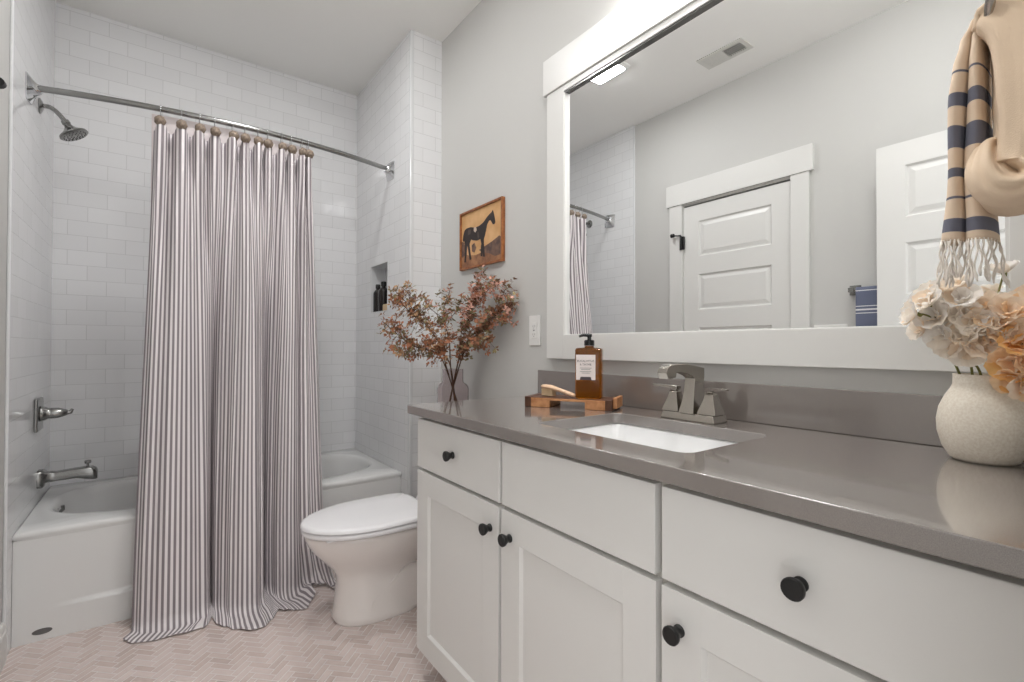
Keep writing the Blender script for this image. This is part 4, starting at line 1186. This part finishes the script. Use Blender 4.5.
C_ = (-.85, -.25, .35)
flower('cream blossoms on the stem reaching furthest left, over the mirror frame', (.01, -.01), (-.012, .028), [(1.575, -3.062, 1.12), (1.545, -3.05, 1.165), (1.52, -3.035, 1.175)],
       [((1.518, -3.034, 1.172), (-.5, .75, .2), .026), ((1.538, -3.046, 1.190), (-.7, .3, .6), .028), ((1.545, -3.056, 1.166), (-.8, .2, .3), .030), ((1.550, -3.064, 1.140), (-.8, .3, -.2), .028), ((1.546, -3.040, 1.150), (-.6, .7, .0), .026), ((1.556, -3.050, 1.205), (-.5, .5, .7), .027)], 21, [0, 4, 0, 4, 1])
flower('cream blossoms on the upright stem below the towel fringe', (.0, .01), (-.02, .010), [(1.572, -3.083, 1.14), (1.566, -3.075, 1.215)],
       [((1.566, -3.073, 1.212), (-.4, .2, .9), .029), ((1.560, -3.086, 1.195), (-.8, -.1, .55), .031), ((1.576, -3.062, 1.188), (-.5, .8, .4), .027), ((1.556, -3.074, 1.170), (-.9, .2, .1), .030), ((1.556, -3.092, 1.168), (-.9, -.2, .2), .030), ((1.580, -3.080, 1.222), (-.2, .1, 1), .028)], 22, [0, 4, 0, 1])
flower('pale peach blossoms on the low middle stem over the vase mouth', (.0, -.02), (-.026, -.002), [(1.562, -3.098, 1.09), (1.548, -3.095, 1.13)],
       [((1.550, -3.094, 1.136), (-.9, .1, .3), .031), ((1.552, -3.110, 1.126), (-.9, -.3, 0), .030), ((1.554, -3.080, 1.122), (-.8, .5, -.1), .028), ((1.552, -3.098, 1.110), (-.9, .0, -.4), .028), ((1.552, -3.112, 1.150), (-.9, -.1, .3), .029)], 23, [1, 0, 1, 0])
flower('peach blossoms with apricot throats on the right of the bunch', (-.01, -.01), (-.018, -.02), [(1.572, -3.13, 1.11), (1.565, -3.13, 1.16)],
       [((1.564, -3.128, 1.160), (-.8, 0, .5), .031), ((1.558, -3.140, 1.142), (-.9, -.2, .2), .031), ((1.574, -3.114, 1.178), (-.6, .3, .8), .029), ((1.562, -3.146, 1.170), (-.8, -.1, .6), .029), ((1.556, -3.126, 1.134), (-.9, .1, -.1), .028)], 24, [1, 2, 1, 1])
flower('orange blossoms hanging low over the right of the vase rim', (-.01, .01), (-.015, -.03), [(1.566, -3.148, 1.075), (1.553, -3.155, 1.09)],
       [((1.552, -3.148, 1.092), (-.9, .0, -.2), .032), ((1.556, -3.164, 1.062), (-.8, -.4, -.5), .032), ((1.553, -3.158, 1.118), (-.8, -.2, .4), .031), ((1.556, -3.150, 1.066), (-.9, .1, -.5), .029), ((1.556, -3.172, 1.094), (-.8, -.4, 0), .030)], 25, [2, 3, 2, 1])
flower('white bud on the tall bare stem standing highest', (.01, .0), (.004, -.018), [(1.62, -3.125, 1.13), (1.625, -3.122, 1.20), (1.640, -3.128, 1.248)],
       [((1.640, -3.128, 1.246), (.0, .1, 1), .024)], 26, [4, 4, 0])
flower('peach blossoms at the back right against the mirror edge', (.0, .02), (.02, -.022), [(1.63, -3.145, 1.12), (1.632, -3.15, 1.175)],
       [((1.630, -3.150, 1.186), (-.5, -.1, .7), .031), ((1.618, -3.160, 1.16), (-.8, -.2, .3), .031), ((1.624, -3.170, 1.195), (-.6, -.2, .6), .028)], 27, [1, 2, 0])

# ================================================================== RING AND FRINGED TOWEL
RC = Vector((1.405, -3.150, 1.665))
tr = thing('towel_ring', 'brushed nickel towel ring at the top right holding the fringed towel', 'towel ring', (1.405, YE, 1.75))
b = MB(); pts = []
for k in range(41):
    a = 2 * pi * k / 40
    pts.append((1.405 + .076 * sin(a), -3.170 - .020 * cos(a), 1.642 + .076 * cos(a)))
b.tube(pts, .0058, 10, cap=False); b.build('ring', M['nickel'], tr, smooth=180)
b = MB(); b.box(1.405 - .024, 1.405 + .024, YE + .0003, YE + .010, 1.698, 1.746); b.box(1.405 - .010, 1.405 + .010, YE + .010, -3.182, 1.712, 1.732)
b.build('mount', M['nickel'], tr, bevel=.002, smooth=0)

tw = thing('fringed_towel', 'beige towel with dark blue bands and white fringe hanging through the ring', 'towel', (1.40, -3.15, 1.27))
b = MB()
# striped front fall: an open gathered sheet. plan curve (offset x, y) runs from the inner right edge round the outer left edge
planc = [(.030, -3.1500), (-.002, -3.1500), (-.026, -3.1450), (-.032, -3.1360), (-.024, -3.1270), (-.012, -3.1235), (-.026, -3.1180), (-.033, -3.1080), (-.024, -3.0985), (.004, -3.0945), (.035, -3.0985), (.05, -3.105)]
pl = bez([Vector((p[0], p[1], 0)) for p in planc], 8)
ztop, zbot = 1.603, 1.276
def fall(u, v):
    i = u * (len(pl) - 1); k = min(int(i), len(pl) - 2); p = pl[k].lerp(pl[k + 1], i - k)
    z = lerp(ztop, zbot, v)
    g = sinterp([(0, .0), (.04, .30), (.115, .50), (.23, .62), (.38, .68), (1, .80)], v)
    yc = lerp(-3.146, -3.148, v)
    top_y = -3.146
    y = top_y + (p.y - -3.150) * g + .003 * sin(9 * v + 6 * u) * v + .004 * v
    y -= .012 * sstep(.45, 1, v) * (1 - sstep(.0, .5, u)) 
    x = 1.398 + p.x * lerp(.7, 1.0, sstep(0, .3, v)) + .003 * sin(7 * v + 11 * u)
    zz = z - .009 * sstep(.6, 1, v) * (1 - u)
    return (x, y, zz)
b.m = 0; b.grid(89, 60, fall, lambda u, v: (u, lerp(ztop, zbot, v)))
# plain loop: bulky gathered roll that falls behind the ring, turns up and tucks into the front fall
core = bez([(1.405, -3.142, 1.574), (1.402, -3.156, 1.586), (1.394, -3.180, 1.550), (1.388, -3.190, 1.46), (1.384, -3.192, 1.395), (1.378, -3.186, 1.350), (1.368, -3.173, 1.333), (1.362, -3.161, 1.338), (1.362, -3.152, 1.358), (1.376, -3.149, 1.386), (1.392, -3.152, 1.40)], 8)
rad = [(.0, .009, .04), (.06, .016, .044), (.14, .030, .05), (.3, .037, .052), (.45, .036, .05), (.58, .032, .048), (.70, .026, .042), (.80, .020, .034), (.90, .013, .026), (1, .006, .014)]
b.m = 1; rings = []; n = len(core)
for i, c in enumerate(core):
    t = i / (n - 1)
    ry = interp([(r[0], r[1]) for r in rad], t); rx = interp([(r[0], r[2]) for r in rad], t)
    d = (core[min(i + 1, n - 1)] - core[max(i - 1, 0)]).normalized()
    ex = Vector((1, 0, 0)); ex = (ex - d * ex.dot(d)).normalized(); ey = d.cross(ex)
    ring = []
    for k in range(72):
        a = 2 * pi * k / 72
        w_ = 1 + .08 * sin(5 * a + 4.5 * t) + .07 * sin(9 * a - 7 * t + 1) * t + .04 * sin(3 * a + 17 * t)
        ring.append(tuple(c + ex * rx * cos(a) * w_ + ey * ry * sin(a) * w_))
    rings.append(ring)
rings = [[(p[0], max(p[1], YE + .006), p[2]) for p in r] for r in rings]
b.loft(rings)
cl_ = b.build('cloth', [M['towel'], M['towel_plain']], tw, smooth=180, fix=False, solid=.0022)
# fringe
random.seed(5)
b = MB()
for k in range(30):
    u = (k + .5) / 30
    x, y, z = fall(u, 1.0)
    pts = [(x, y, z + .002)]
    L = random.uniform(.050, .068); sx, sy = random.gauss(0, .004), random.gauss(0, .004)
    for q_ in range(1, 8):
        f = q_ / 7; pts.append((x + sx * f + .002 * sin(9 * f + k), y + sy * f + .0022 * cos(8 * f + k * 1.7), z - L * f))
    b.tube(pts, [.0016, .0013, .0012, .0013, .0012, .0014, .0022, .0010], 6)
o = b.build('fringe', M['fringe'], tw, smooth=180); o['kind'] = 'stuff'
